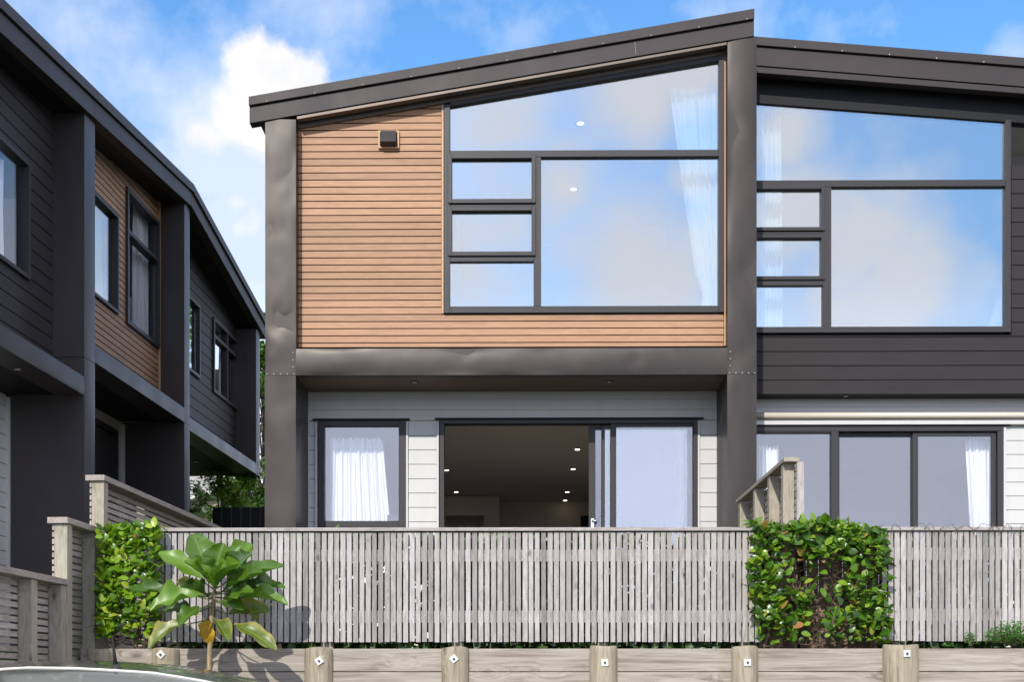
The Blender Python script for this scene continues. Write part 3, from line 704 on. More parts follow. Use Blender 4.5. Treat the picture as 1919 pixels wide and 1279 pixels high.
# upper walls with openings
def lwall(hh, a, b, z0, mat, pitch, gap, wins, top, zstart=None):
    """boards around rectangular openings (s0, s1, z0, z1)"""
    m = MB(ML); zst = z0 if zstart is None else zstart
    edges = sorted({a, b, *[w[0] for w in wins], *[w[1] for w in wins]})
    for e0, e1 in zip(edges, edges[1:]):
        cov = [w for w in wins if w[0] < (e0 + e1) / 2 < w[1]]
        if cov:
            m.boards([(e0, z0), (e1, z0), (e1, cov[0][2]), (e0, cov[0][2])], WR, WR + .02, pitch, gap, zst, .006)
            if min(top(e0), top(e1)) > cov[0][3] + .02:
                m.boards([(e0, cov[0][3]), (e1, cov[0][3]), (e1, top(e1)), (e0, top(e0))], WR, WR + .02, pitch, gap, zst, .006)
        else:
            m.boards([(e0, z0), (e1, z0), (e1, top(e1)), (e0, top(e0))], WR, WR + .02, pitch, gap, zst, .006)
    c = m.build('cladding', mat, hh)
    m = MB(ML)
    for e0, e1 in zip(edges, edges[1:]):
        cov = [w for w in wins if w[0] < (e0 + e1) / 2 < w[1]]
        if cov:
            m.box(e0, e1, WR + .024, WR + .12, z0, cov[0][2])
            if min(top(e0), top(e1)) > cov[0][3] + .02: m.prism([(e0, cov[0][3]), (e1, cov[0][3]), (e1, top(e1)), (e0, top(e0))], WR + .024, WR + .12)
        else: m.prism([(e0, z0), (e1, z0), (e1, top(e1)), (e0, top(e0))], WR + .024, WR + .12)
    m.build('cladding_back', M['black'], c)
def lwin(hh, s0, s1, z0, z1, fw=.05, bars=(), vbars=(), gm='glass'):
    m = MB(ML); m.frame(s0, s1, z0, z1, fw, WR - .03, WR + .08)
    for zb_ in bars: m.box(s0 + fw, s1 - fw, WR - .028, WR + .08, zb_ - fw / 2, zb_ + fw / 2)
    for sv, za, zb_ in vbars: m.box(sv - fw / 2, sv + fw / 2, WR - .026, WR + .08, za, zb_)
    o = m.build('upper_window', M['frame'], hh, .003)
    pane([(s0 + fw, z0 + fw), (s1 - fw, z0 + fw), (s1 - fw, z1 - fw), (s0 + fw, z1 - fw)], 0, o, gm, ML, WR + .03)
    return o
topf = lambda s: ztop(s) - .26
# house A
wa1 = L(53, None, WR); wa = (wa1 - 2.2, wa1, L(51, 525, WR)[1], L(54, 308, WR)[1])
lwall(hA, sA0, s1a, zA_b1 - .05, M['darkboard_left'], .15, .007, [wa], topf)
lwin(hA, *wa, .042, gm='glass_low')
# house B
wb = (L(150, None, WR), L(219, None, WR), L(217, 588, WR)[1], L(219, 405, WR)[1])
wb2s = (L(235.5, None, WR), L(296, None, WR)); wb2 = (*wb2s, (L(235, 604, WR)[1] + L(295, 655, WR)[1]) / 2, topf(wb2s[1]) + .1 )
zc_b = L(236, 350, WR)[1]
wb2 = (wb2[0], wb2[1], wb2[2], min(zc_b, topf(wb2[0]) - .01))
lwall(hB, s1b, L(301, None, WR), zB_b1 - .05, M['cedar_side'], .075, .0095, [wb, wb2], topf)
lwin(hB, *wb, .038)
ztr_ = (L(236, 430, WR)[1] + L(295, 492, WR)[1]) / 2
lwin(hB, *wb2, .05, bars=[ztr_], gm='glass_low')
m = MB(ML); m.box(L(297.5, None, WR), L(300.5, None, WR), WR - .02, WR + .02, zB_b1 - .03, topf(L(299, None, WR)) - .0); m.build('corner_trim', M['cedar_trim'], hB)
# house C
wc = (L(340, None, WR), L(372.5, None, WR), L(371, 710, WR)[1], L(371, 572, WR)[1])
wc2 = (L(398, None, WR), L(444, None, WR), (L(398, 738, WR)[1] + L(443, 768, WR)[1]) / 2, (L(399, 594, WR)[1] + L(443, 640, WR)[1]) / 2)
lwall(hC, s2b, s3a + .1, zC_b1 - .05, M['darkboard_left'], .15, .007, [wc, wc2], topf)
lwin(hC, *wc, .045)
lwin(hC, *wc2, .05, bars=[wc2[3] - .27], vbars=[(L(424, None, WR), wc2[2] + .05, wc2[3] - .05)], gm='glass_low')
# house interiors and lower walls
for hh, a, b, z0 in ((hA, sA0, s1a, zA_b1), (hB, s1b, s2a, zB_b1), (hC, s2b, s3a + .1, zC_b1)):
    m = MB(ML); m.box(a, b, 3.0, 3.1, z0, 6.5); m.box(a, b, WR + .15, DP, z0 - .06, z0 - .02); m.box(a, a + .04, WR + .15, 3.0, z0, 6.5); m.box(b - .04, b, WR + .15, 3.0, z0, 6.5); m.build('inner_wall', M['interior'], hh)
m = MB(ML); m.box(sA0, s1a, DP, DP + .1, .9, 5); m.box(s1a, s3b, DP, DP + .1, 4.4, 5.4); m.build('back_wall', M['darkwall'], hA)
m = MB(ML); m.boards([(sA0, .9), (L(13, None, WLo), .9), (L(13, None, WLo), zA_b0), (sA0, zA_b0)], WLo, WLo + .02, .15, .006, None, .006); lwA = m.build('lower_wall', M['white'], hA)
m = MB(ML); m.box(sA0, s1a, WLo + .024, WLo + .15, .9, zA_b0); m.build('wall_core', M['darkwall'], lwA)
m = MB(ML); m.box(L(13, None, WLo), L(17, None, WLo), WLo - .02, WLo + .03, .9, zA_b0 - .02); m.build('jamb_trim', M['white'], lwA)
m = MB(ML); m.box(L(17.5, None, WLo), s1a, WLo - .01, WLo + .024, .9, zA_b0); m.build('dark_panel', M['darkwall'], lwA)
# house B lower
d0, d1 = L(165, None, WLo), L(219, None, WLo); zd = L(219, 808, WLo)[1]
m = MB(ML); m.box(s1b, s2a, WLo + .03, WLo + .15, zd + .04, zB_b0); m.box(d1 + .05, s2a, WLo + .03, WLo + .15, .9, zd + .04); m.box(s1b, d0, WLo + .03, WLo + .15, .9, zd + .04)
lwB = m.build('lower_wall', M['interior_dim'], hB)
m = MB(ML); m.box(L(231.5, None, WLo), L(234.5, None, WLo), WLo - .02, WLo + .03, .9, zB_b0 - .02); m.build('jamb_trim', M['white'], lwB)
m = MB(ML); m.box(L(235, None, WLo), s2a, WLo - .01, WLo + .03, .9, zB_b0); m.build('dark_panel', M['darkwall'], lwB)
m = MB(ML); m.frame(d0, d1, 1.0, zd, .06, WLo - .02, WLo + .1); dr = m.build('garden_door', M['frame'], hB)
m = MB(ML); m.box(d0 + .06, d1 - .06, WLo + .03, WLo + .06, 1.06, zd - .06); m.build('door_panel', M['darkwall'], dr)
m = MB(ML); m.box(s2a + .01, s2b - .01, WLo, DP, .9, zB_b0); m.build('side_wall', M['darkwall'], hB)
# curtains on the left row
wc_ = WR + .15
curtain('white curtain in the charcoal house window cut by the left photo edge', wc_, [(0, wa[0] + .1, wa[1] - .22), (1, wa[0] + .1, wa[1] - .22)], wa[3] - .05, zA_b1 + .03, folds=14, mp=ML)
curtain('white curtain in the narrow window next to the nearest wing wall of the left row', wc_, [(0, wb[0], wb[1] - .1), (1, wb[0], wb[1] - .1)], wb[3] - .05, zB_b1 + .03, folds=10, mp=ML)
curtain('grey white curtain in the tall two-part window among the cedar boards of the left row', wc_, [(0, L(252, None, wc_), wb2[1] + .05), (1, L(252, None, wc_), wb2[1] + .05)], wb2[3] + .1, zB_b1 + .03, folds=8, mp=ML)
curtain('white curtain in the farthest three-pane window of the left row', wc_, [(0, L(413, None, wc_), wc2[1] + .05), (1, L(413, None, wc_), wc2[1] + .05)], wc2[3], zC_b1 + .03, folds=8, mp=ML)

# ================================================================== FENCES
YFN = 10.5
def vslat_fence(label, pa, pb, phase, y_cap, y_top, y_bot, rails, posts):
    x0, x1 = X(pa, YFN), X(pb, YFN)
    t = thing('slat_fence', label, 'fence', ((x0 + x1) / 2, YFN, 1.7), 'front slat fences along the terrace edge')
    m = MB(); x = x0; rnd = random.Random(phase)
    while x < x1 - .03:
        w = .0375 + rnd.uniform(-.002, .002); j = rnd.uniform(-.0018, .0018); tl_ = rnd.uniform(-.002, .002)
        zb_ = Z(y_bot, YFN) + rnd.uniform(-.004, .004); zt_ = Z(y_top, YFN)
        dd = rnd.uniform(0, .003)
        m.add([(x + j, YFN - .018 - dd, zb_), (x + w + j, YFN - .018 - dd, zb_), (x + w + tl_, YFN - .018 - dd, zt_), (x + tl_, YFN - .018 - dd, zt_),
               (x + j, YFN, zb_), (x + w + j, YFN, zb_), (x + w + tl_, YFN, zt_), (x + tl_, YFN, zt_)],
              [(0, 1, 2, 3), (5, 4, 7, 6), (1, 5, 6, 2), (4, 0, 3, 7), (3, 2, 6, 7), (4, 5, 1, 0)])
        x += .0495
    m.build('slats', M['slat_z'], t)
    m = MB()
    x = x0
    rr = [(Z(b, YFN), Z(a, YFN)) for a, b in rails]
    for z0, z1 in rr:
        n = MB(); n.box(x0, x1, YFN + .002, YFN + .04, z0, z1); n.build('rail', M['slat_x'], t)
    # nails
    n = MB(); x = x0 + .02; k = 0
    while x < x1 - .02:
        for z0, z1 in rr:
            if rnd.random() < .6: n.ball((x, YFN - .0205, (z0 + z1) / 2 + rnd.uniform(-.006, .006)), .0028)
        x += .0495
    n.build('nails', M['galv'], t)
    n = MB(); n.box(x0 - .02, x1, YFN - .045, YFN + .075, Z(997, YFN), Z(990.5, YFN)); n.build('cap_rail', M['slat_x'], t, .003)
    for px in posts:
        n = MB(); n.box(X(px, YFN) - .045, X(px, YFN) + .045, YFN + .042, YFN + .13, 1.6, Z(998, YFN)); n.build('post', M['post_z'], t)
    return t
vslat_fence('long grey timber slat fence between the two hedges', 288, 1427.5, 3, 990, 999, 1204.5, ((1031, 1053), (1145.5, 1168)), (320, 611, 857, 1131, 1400))
rf_ = vslat_fence('grey timber slat fence right of the large hedge, wire over its cap', 1652, 2200, 8, 990, 998, 1203, ((1028, 1051), (1142, 1165)), (1690, 1960))
# wire looped over the right cap
m = MB(); rnd = random.Random(4)
def wire(pts, r=.0022): m.tube(pts, r, 5)
for k in range(9):
    x = X(1668 + k * 30 + rnd.uniform(-6, 6), YFN); zc_ = Z(990, YFN)
    w = rnd.uniform(.06, .13); pts = []
    for q in range(13):
        a = math.pi * q / 12; pts.append((x + w * (1 - math.cos(a)) / 2 * 1.3, YFN - .05 - .012 * math.sin(a), zc_ - .05 + math.sin(a) * rnd.uniform(.05, .075)))
    wire(pts)
tag(m.build('wire', M['bark'], loc=(X(1800, YFN), YFN - .05, Z(990, YFN))), 'thin brown vine wire looping along the cap of the right fence', 'wire')
# brown board fence in the niche behind the large hedge, and its cap
t = thing('board_fence', 'brown vertical board fence showing behind and under the large hedge', 'fence', (X(1540, 10.85), 10.85, 1.7))
m = MB(); x = X(1422, 10.85)
while x < X(1662, 10.85): m.box(x, x + .09, 10.85, 10.87, 1.72, Z(1000, 10.85)); x += .098
m.build('boards', M['brownboard'], t)
m = MB(); m.box(X(1422, 10.85), X(1662, 10.85), 10.82, 10.9, Z(1000, 10.85), Z(993, 10.85)); m.build('cap_rail', M['slat_x'], t)
m = MB(); m.box(X(1420, 10.85), X(1662, 10.85), 10.872, 10.91, 2.5, 2.6); m.build('rail', M['brownboard'], t)

# stepped side fence at the left, running away from the viewer
fa = math.atan((1086 - 959.5) / F) - YAW
FO = Vector((X(187, YFN), YFN))
def MF(u, d, z):
    p = FO + LD * u - LN * d; return (p.x, p.y, z)
def LF(px, py=None, w=0.0):
    r = ray(px); tt = (FO - LN * w).dot(LN) / r.dot(LN); s = (r * tt - FO).dot(LD)
    return s if py is None else (s, H + (HZ - py) / F * tt)
def side_fence(label, sa, sb, ztop_, zbot, posts, pitch=.051, slat=.041, cap=.045):
    q = MF((sa + sb) / 2, .05, zbot)
    t = thing('side_fence', label, 'fence', q, 'stepped side fence sections')
    m = MB(MF); z = ztop_ - cap - pitch; rnd = random.Random(int(sa * 100) & 255)
    while z > zbot:
        m.box(sa, sb, .10, .114, z + rnd.uniform(-.002, .002) + .004, z + slat - .001); z -= pitch
    m.build('slats', M['slat_y'], t)
    m = MB(MF); m.box(sa - .03, sb, -.015, .14, ztop_ - cap, ztop_); m.build('cap_rail', M['slat_y'], t, .003)
    for s in posts:
        m = MB(MF); m.box(s - .05, s + .05, *((0, .098) if (ztop_ < zF3 - .1 or s < sa + .2) else (.124, .2)), zbot, ztop_ - cap - .002); m.build('post', M['post_z'], t, .003)
    return t
zF1 = LF(140, 1090)[1]; zF2 = LF(130, 972)[1]; zF3 = LF(200, 894)[1]
sp = LF(140); 
side_fence('lowest slatted side fence section, nearest, behind the car at left', LF(-420), LF(126), zF1, -.1, [LF(-330), LF(-120), LF(65), LF(126) - .06])
side_fence('middle-height side fence section with pale corner post beside the small hedge', LF(126) + .0, LF(187), zF2, .3, [LF(126) + .05, LF(187) - .06])
side_fence('tallest side fence section of horizontal boards rising behind the small hedge', LF(186) + .1, LF(470), zF3, 1.0, [LF(186) + .15, LF(300), LF(470) - .1])
# pale front posts of the two taller sections
# right privacy screen
t = thing('privacy_screen', 'timber privacy screen with sloping-looking cap and square posts behind the large hedge', 'fence', (X(1494, 10.9), 12, 1.8))
xs_ = X(1494, 10.9); zs_ = Z(860, 10.9)
m = MB(); m.box(xs_ - .115, xs_ + .01, 10.86, 13.35, zs_ - .035, zs_); m.build('cap_rail', M['post_z'], t, .003)
m = MB(); z = zs_ - .10
while z > 1.8: m.box(xs_ - .012, xs_ + .010, 10.9, 13.3, z, z + .041); z -= .055
m.build('slats', M['slat_y'], t)
for yy in (11.0, 11.62, 12.35, 13.2):
    m = MB(); m.box(xs_ - .105, xs_ - .014, yy - .045, yy + .045, 1.7, zs_ - .036); m.build('post', M['post_z'], t, .003)
m = MB(); m.box(xs_ - .012, xs_ + .045, 10.85, 10.895, 1.7, zs_ - .04); m.build('end_trim', M['slat_z'], t)

# ================================================================== RETAINING WALL
YW = 10.24
t = thing('retaining_wall', 'pine sleeper retaining wall with round posts and bolted plates below the fence', 'wall', (X(1000, YW), YW, 0))
piles = [(183, 1216, 26, None), (306.5, 1215.5, 26.5, (301, 1228, 45)), (595, 1214.5, 27, (598, 1240, 35)), (852.5, 1213.5, 26, (850.5, 1236, 40)), (1131.5, 1211.5, 26.5, (1133.5, 1243, 4)),
         (1399, 1212, 25, (1401, 1243, 2)), (1692, 1209, 34, (1699.5, 1226, 2)), (1985, 1210, 26, None)]
rows = [Z(1217, YW) - k * .181 for k in range(10)]
rnd = random.Random(5)
breaks = [150, 306, 852, 1398, 1692, 2250]
for k in range(9):
    br = breaks if k % 2 == 0 else [150, 595, 1131, 1692, 2250]
    for a, b in zip(br, br[1:]):
        m = MB(); z1, z0 = rows[k], rows[k + 1] + .005
        m.box(X(a, YW) + .002, X(b, YW) - .002, YW + rnd.uniform(-.004, .004), YW + .05, z0, z1); m.build('sleeper', M['sleeper'], t, .005)
for px, py, r, pl in piles:
    Yp = YW - .075; rad = r / (F / Yp); c = (X(px, Yp), YW + .0, 0); zt_ = Z(py, Yp - .08)
    m = MB(); n = 28; vs = []
    prof = [(-.1, 1.03), (.6, 1.02), (1.2, 1.0), (zt_ - .05, .99), (zt_ - .012, .97), (zt_, .93)]
    for z, k in prof:
        for j in range(n):
            an = 2 * math.pi * j / n; rr_ = rad * k * (1 + .02 * math.sin(3 * an + px))
            vs.append((c[0] + rr_ * math.cos(an), c[1] + rr_ * math.sin(an) * .95, z + (.006 * math.sin(an * 2 + px) if z == zt_ else 0)))
    m.add(vs, [(i * n + j, i * n + (j + 1) % n, (i + 1) * n + (j + 1) % n, (i + 1) * n + j) for i in range(len(prof) - 1) for j in range(n)], True)
    m.add(vs[-n:], [tuple(range(n))])
    po = m.build('post', M['pile'], t)
    if pl:
        yp = c[1] - rad * .95 - .004
        cx, cz = X(pl[0], yp), Z(pl[1], yp, pl[0]); a = R(pl[2]); s = .026
        m = MB(); m.prism([(cx + s * (math.cos(a) * p - math.sin(a) * q), cz + s * (math.sin(a) * p + math.cos(a) * q)) for p, q in ((-1, -1), (1, -1), (1, 1), (-1, 1))], yp - .005, yp + .03)
        m.build('bolt_plate', M['galv'], po, .001)
        m = MB(); m.prism([(cx + .009 * math.cos(R(60 * i)), cz + .009 * math.sin(R(60 * i))) for i in range(6)], yp - .018, yp - .004); m.build('bolt', M['frame'], po)

# ================================================================== FOLIAGE
def leaf_mesh(m, base, direction, up, length, width, curl=.15, fold=.12, n=5, wave=0.0, shape=1.0, rnd=random):
    """one curved leaf blade with midrib fold"""
    d = Vector(direction).normalized(); s = d.cross(Vector(up))
    if s.length < 1e-3: s = d.cross(Vector((1, .2, .1)))
    s.normalize(); nn = s.cross(d).normalized(); vs = []; base = Vector(base)
    ph = rnd.uniform(0, 6)
    for i in range(n + 1):
        t = i / n; w = width * .5 * (math.sin(math.pi * min(1, t ** shape * .97 + .02)) ** .75)
        c = base + d * (length * t * (1 - .12 * curl * t)) - nn * (curl * length * t * t)
        wv = wave * math.sin(t * 11 + ph)
        vs += [c - s * w + nn * (fold * w * 2 + wv * w), c, c + s * w + nn * (fold * w * 2 - wv * w)]
    fs = []
    for i in range(n):
        a = i * 3; fs += [(a, a + 1, a + 4, a + 3), (a + 1, a + 2, a + 5, a + 4)]
    m.add(vs, fs, True)

def big_leaf(m, base, direction, up, length, width, curl, fold, wave, rnd, att, kind=0):
    """broad paddle leaf: 7 points across, cupped, wavy edge, veins carried by attributes"""
    d = Vector(direction).normalized(); s = d.cross(Vector(up)).normalized(); nn = s.cross(d).normalized(); base = Vector(base)
    cols = (-1, -.66, -.33, 0, .33, .66, 1); n = 18; vs = []; ph = rnd.uniform(0, 6); tw = rnd.uniform(-.35, .35)
    for i in range(n + 1):
        t = i / n; w = width * .5 * (math.sin(math.pi * min(1, t ** 1.15 * .95 + .025)) ** .7) * (1 + .05 * math.sin(t * 17 + ph))
        c = base + d * (length * t * (1 - .15 * curl * t)) - nn * (curl * length * t * t); an = tw * t; sc_ = s * math.cos(an) + nn * math.sin(an)
        for k in cols:
            h = fold * w * abs(k) ** 1.6 * 1.8 + wave * w * abs(k) ** 2 * math.sin(t * 13 + ph + k * 2) + .012 * width * math.sin((t * 8 - abs(k) * .8) * 6.28) * abs(k)
            vs.append(c + sc_ * (w * k) + nn * h); att.append((t, abs(k)))
    q = len(cols); m.add(vs, [(i * q + j, i * q + j + 1, (i + 1) * q + j + 1, (i + 1) * q + j) for i in range(n) for j in range(q - 1)], True)
def set_att(o, att):
    a = o.data.attributes.new('leaf_t', 'FLOAT', 'POINT'); a.data.foreach_set('value', [x[0] for x in att])
    a = o.data.attributes.new('leaf_c', 'FLOAT', 'POINT'); a.data.foreach_set('value', [x[1] for x in att])
def veined(name, cols, rough, transl, vein, edge=None):
    m, nt, b, o = new_mat(name)
    g = N(nt, 'ShaderNodeNewGeometry'); c = ramp(nt, g.outputs['Random Per Island'], cols)
    t_ = N(nt, 'ShaderNodeAttribute'); t_.attribute_name = 'leaf_t'; c_ = N(nt, 'ShaderNodeAttribute'); c_.attribute_name = 'leaf_c'
    def mt(op, a, b_=None):
        q = N(nt, 'ShaderNodeMath', operation=op)
        for i, v in enumerate((a, b_)):
            if v is None: continue
            if isinstance(v, (int, float)): q.inputs[i].default_value = v
            else: nt.links.new(v, q.inputs[i])
        return q.outputs[0]
    lat = mt('PINGPONG', mt('SUBTRACT', mt('MULTIPLY', t_.outputs['Fac'], 8.0), mt('MULTIPLY', c_.outputs['Fac'], .8)), .5)
    line = mt('MAXIMUM', mt('MULTIPLY', mt('LESS_THAN', lat, .045), .6), mt('LESS_THAN', c_.outputs['Fac'], .055))
    n1 = nz(nt, coords(nt), 14, 4); c = mixc(nt, n1, mixc(nt, 1.0, c, (.65, .7, .55), 'MULTIPLY'), c)
    if edge:
        e = nz(nt, coords(nt), 9, 3); c = mixc(nt, ramp(nt, mt('MULTIPLY', mt('ADD', e, .3), c_.outputs['Fac']), [(.45, (0, 0, 0)), (.75, (1, 1, 1))]), c, edge)
    c = mixc(nt, line, c, vein)
    back_ = mixc(nt, 1.0, c, (1.15, 1.25, 1.4), 'MULTIPLY')
    c = mixc(nt, g.outputs['Backfacing'], c, back_)
    nt.links.new(c, b.inputs['Base Color']); b.inputs['Roughness'].default_value = rough
    tr = N(nt, 'ShaderNodeBsdfTranslucent'); nt.links.new(mixc(nt, 1.0, c, (1.2, 1.4, .4), 'MULTIPLY'), tr.inputs[0])
    mx = N(nt, 'ShaderNodeMixShader'); mx.inputs[0].default_value = transl
    nt.links.new(b.outputs[0], mx.inputs[1]); nt.links.new(tr.outputs[0], mx.inputs[2]); nt.links.new(mx.outputs[0], o.inputs[0])
    return m
M['bigleaf'] = veined('large_leaf', [(0, (.03, .075, .008)), (.5, (.06, .13, .010)), (.85, (.11, .21, .014)), (1, (.15, .28, .018))], .38, .20, (.09, .20, .035))
M['sickleaf'] = veined('aging_leaf', [(0, (.09, .15, .02)), (1, (.20, .24, .04))], .38, .25, (.20, .25, .06), (.30, .27, .05))
def hedge(label, p0, p1, ytop, ybot, Y0, Y1, n, hole=None, seed=1, nstems=5):
    x0, x1 = X(p0, Y0), X(p1, Y0); zt_, zb_ = Z(ytop, Y0), Z(ybot, Y0)
    t = thing('hedge', label, 'hedge', ((x0 + x1) / 2, (Y0 + Y1) / 2, 1.7))
    rnd = random.Random(seed); m = MB()
    for i in range(n):
        u = rnd.random(); v = rnd.random(); k = rnd.random()
        if k < .62: # front
            x, z, y = lerp(x0, x1, u), lerp(zb_, zt_, v), Y0 + rnd.random() ** 2 * .16; out = Vector((0, -1, .2))
        elif k < .80:
            x, z, y = lerp(x0, x1, u), zt_ - rnd.random() ** 2 * .12, lerp(Y0, Y1, v); out = Vector((0, -.3, 1))
        else:
            side = rnd.random() < .5; x = (x0 if side else x1) + (rnd.random() ** 2 * .1) * (1 if side else -1); z, y = lerp(zb_, zt_, v), lerp(Y0, Y1, u); out = Vector((-1 if side else 1, -.3, .1))
        lump = (.10 if hole else .07) * mnoise.noise(Vector((x * 3.2, y * 3, z * 3.2 + seed)))
        x += (x - (x0 + x1) / 2) * lump * 1.2; y -= lump * .9; z += lump * .7 if z > zt_ - .1 else 0
        fz_ = (z - zb_) / (zt_ - zb_)
        if hole:
            hv = mnoise.noise(Vector((x * 4.5, 3.1, z * 4.5)))
            cen = 1 - abs((x - lerp(x0, x1, .47)) / ((x1 - x0) * .42)); band = 1 - abs(fz_ - .42) / .42
            if k < .62 and hv + max(0, cen) * max(0, band) * 1.1 >.40 and rnd.random() < hole: continue
        if fz_ < (.14 if hole else .06) and rnd.random() < .65: continue
        d = out + Vector((rnd.uniform(-.9, .9), rnd.uniform(-.5, .3), rnd.uniform(-.45, .9)))
        up = out + Vector((rnd.uniform(-.5, .5), rnd.uniform(-.4, .4), rnd.uniform(.2, .9)))
        L_ = rnd.uniform(.032, .092)
        # blades tend to lie in the surface of the hedge, shingled upward
        tang = Vector((rnd.uniform(-1, 1), rnd.uniform(-.35, .1), rnd.uniform(-.3, 1)))
        leaf_mesh(m, (x, y, z), tang if rnd.random() < .6 else d, up if rnd.random() < .7 else Vector((rnd.uniform(-1, 1), rnd.uniform(-1, 0), 1)), L_, L_ * rnd.uniform(.58, .78), rnd.uniform(.05, .3), .1, 5, 0, .85, rnd)
    m.build('foliage', M['hedge_dark'] if hole else M['hedge'], t, recalc=False)
    m = MB()
    for i in range(nstems):
        x = lerp(x0, x1, (i + .5) / nstems) + rnd.uniform(-.05, .05); y = lerp(Y0, Y1, .6)
        pts = [(x, y, 1.6)]; rr_ = [.019]
        for q in range(1, 7): pts.append((x + rnd.uniform(-.04, .04), y + rnd.uniform(-.04, .03), 1.6 + (zt_ - 1.65) * q / 6)); rr_.append(.019 - .0022 * q)
        m.tube(pts, rr_, 7)
        for q in range(60):
            b = Vector(pts[rnd.randint(1, 6)]); b.z -= rnd.uniform(0, .15); e = b + Vector((rnd.uniform(-.2, .2), rnd.uniform(-.2, .02), rnd.uniform(-.05, .25)))
            e.x = min(max(e.x, x0 + .03), x1 - .03); e.z = min(e.z, zt_ - .05); e.y = max(e.y, Y0 + .03)
            mid = (b + e) / 2 + Vector((rnd.uniform(-.03, .03), 0, rnd.uniform(-.03, .03)))
            m.tube([b, mid, e], [.006, .004, .002], 4, False)
    m.build('stems', M['bark'], t)
    return t
hedge('small upright box-shaped green hedge left of the long slat fence', 184, 290, 985, 1200, 10.28, 10.62, 1350, None, 3, 3)
hedge('wide glossy green hedge with bare brown twigs in its middle, right of the long fence', 1421, 1664, 985, 1205, 10.30, 10.74, 3000, .84, 9, 9)

# large-leaved plant in front of the wall
YP = 9.86
t = thing('large_leaved_plant', 'young plant with huge glossy leaves and thin trunk before the sleeper wall', 'plant', (X(393, YP), YP, 0))
hub = [P(391, 1300, YP), P(392, 1235, YP), P(394, 1190, YP), P(396, 1160, YP), P(399, 1130, YP), P(402, 1100, YP)]
m = MB(); m.tube([(hub[0].x, YP, -.02)] + hub, [.021, .02, .018, .017, .016, .014, .01], 10); m.build('trunk', M['greenbark'], t)
ML_ = MB(); MP_ = MB(); MS_ = MB(); at_ok = []; at_sick = []
# (petiole start px), blade base px, blade tip px, width m, towards viewer, sick
blades = [((402, 1098), (388, 1082), (366, 999), .17, .05, 0), ((402, 1098), (402, 1075), (415, 1024), .13, -.10, 0), ((402, 1100), (430, 1068), (470, 1022), .15, .10, 0),
          ((400, 1105), (378, 1085), (300, 1041), .13, -.05, 0), ((402, 1105), (432, 1085), (458, 1040), .14, -.15, 0), ((400, 1112), (350, 1118), (236, 1112), .10, .10, 0),
          ((400, 1115), (375, 1118), (288, 1137), .15, -.20, 0), ((404, 1112), (445, 1100), (522, 1056), .13, .06, 0), ((404, 1115), (455, 1105), (530, 1102), .13, .12, 0),
          ((404, 1120), (452, 1122), (528, 1126), .13, -.16, 0), ((402, 1102), (400, 1092), (372, 1050), .13, -.22, 0), ((402, 1102), (408, 1096), (440, 1062), .14, -.28, 0),
          ((398, 1135), (365, 1150), (306, 1146), .10, .02, 0), ((396, 1160), (345, 1170), (280, 1207), .12, -.15, 1), ((398, 1140), (430, 1152), (500, 1150), .12, .05, 1),
          ((398, 1158), (438, 1172), (508, 1208), .11, -.18, 2), ((400, 1122), (380, 1122), (330, 1085), .10, .15, 1), ((400, 1125), (425, 1128), (460, 1110), .12, -.32, 0),
          ((402, 1100), (394, 1090), (395, 1050), .13, .15, 0), ((404, 1125), (440, 1132), (480, 1165), .11, .12, 1), ((398, 1130), (375, 1140), (340, 1165), .11, -.28, 0),
          ((396, 1150), (405, 1165), (425, 1195), .10, -.25, 1),
          ((402, 1100), (412, 1090), (448, 1028), .13, .02, 0), ((402, 1102), (396, 1092), (352, 1060), .12, -.30, 0), ((403, 1110), (420, 1108), (480, 1078), .12, -.30, 0),
          ((403, 1108), (404, 1100), (412, 1060), .13, -.35, 0), ((400, 1118), (388, 1120), (352, 1098), .11, -.30, 0), ((404, 1120), (424, 1120), (492, 1098), .11, .0, 0), ((402, 1126), (412, 1130), (450, 1140), .10, -.2, 0)]
rnd = random.Random(2)
for s0, b0, t0, w, dy, kind in blades:
    a = P(*s0, YP); yb = YP + dy * .4; yt = YP + dy
    b = P(*b0, yb); c = P(*t0, yt); d = c - b
    (MP_).tube([a, (a + b) / 2 + Vector((0, 0, -.01)), b + d * .05], [.006, .005, .004], 6)
    upv = Vector((rnd.uniform(-.25, .25), -.75 if d.z > 0 else -.45, .75))
    big_leaf(ML_ if kind == 0 else MS_, b, d + Vector((0, 0, d.length * .14)), upv, d.length * 1.1, w * 1.32, rnd.uniform(.10, .30), rnd.uniform(.25, .55), rnd.uniform(.18, .38), rnd, at_ok if kind == 0 else at_sick)
o = ML_.build('foliage', M['bigleaf'], t, recalc=False); set_att(o, at_ok); o = MS_.build('aging_leaves', M['sickleaf'], t, recalc=False); o['label'] = 'yellow-green lower leaves'; set_att(o, at_sick)
MP_.build('leaf_stalks', M['petiole'], t)
m = MB()
leaf_mesh(m, P(394, 1166, YP - .03), (-.6, -.2, -.7), (-.3, -1, .3), .13, .11, .5, .2, 8, .3, .9, rnd)
leaf_mesh(m, P(386, 1174, YP - .05), (.3, -.2, -1), (.2, -1, .3), .14, .10, .6, .2, 8, .3, .9, rnd)
leaf_mesh(m, P(380, 1182, YP - .02), (.1, .2, -1), (-.5, -1, .1), .09, .07, .5, .2, 8, .3, .9, rnd)
o = m.build('withered_leaf', M['yellowleaf'], t, recalc=False); o['label'] = 'shrivelled orange-yellow leaf on the trunk'

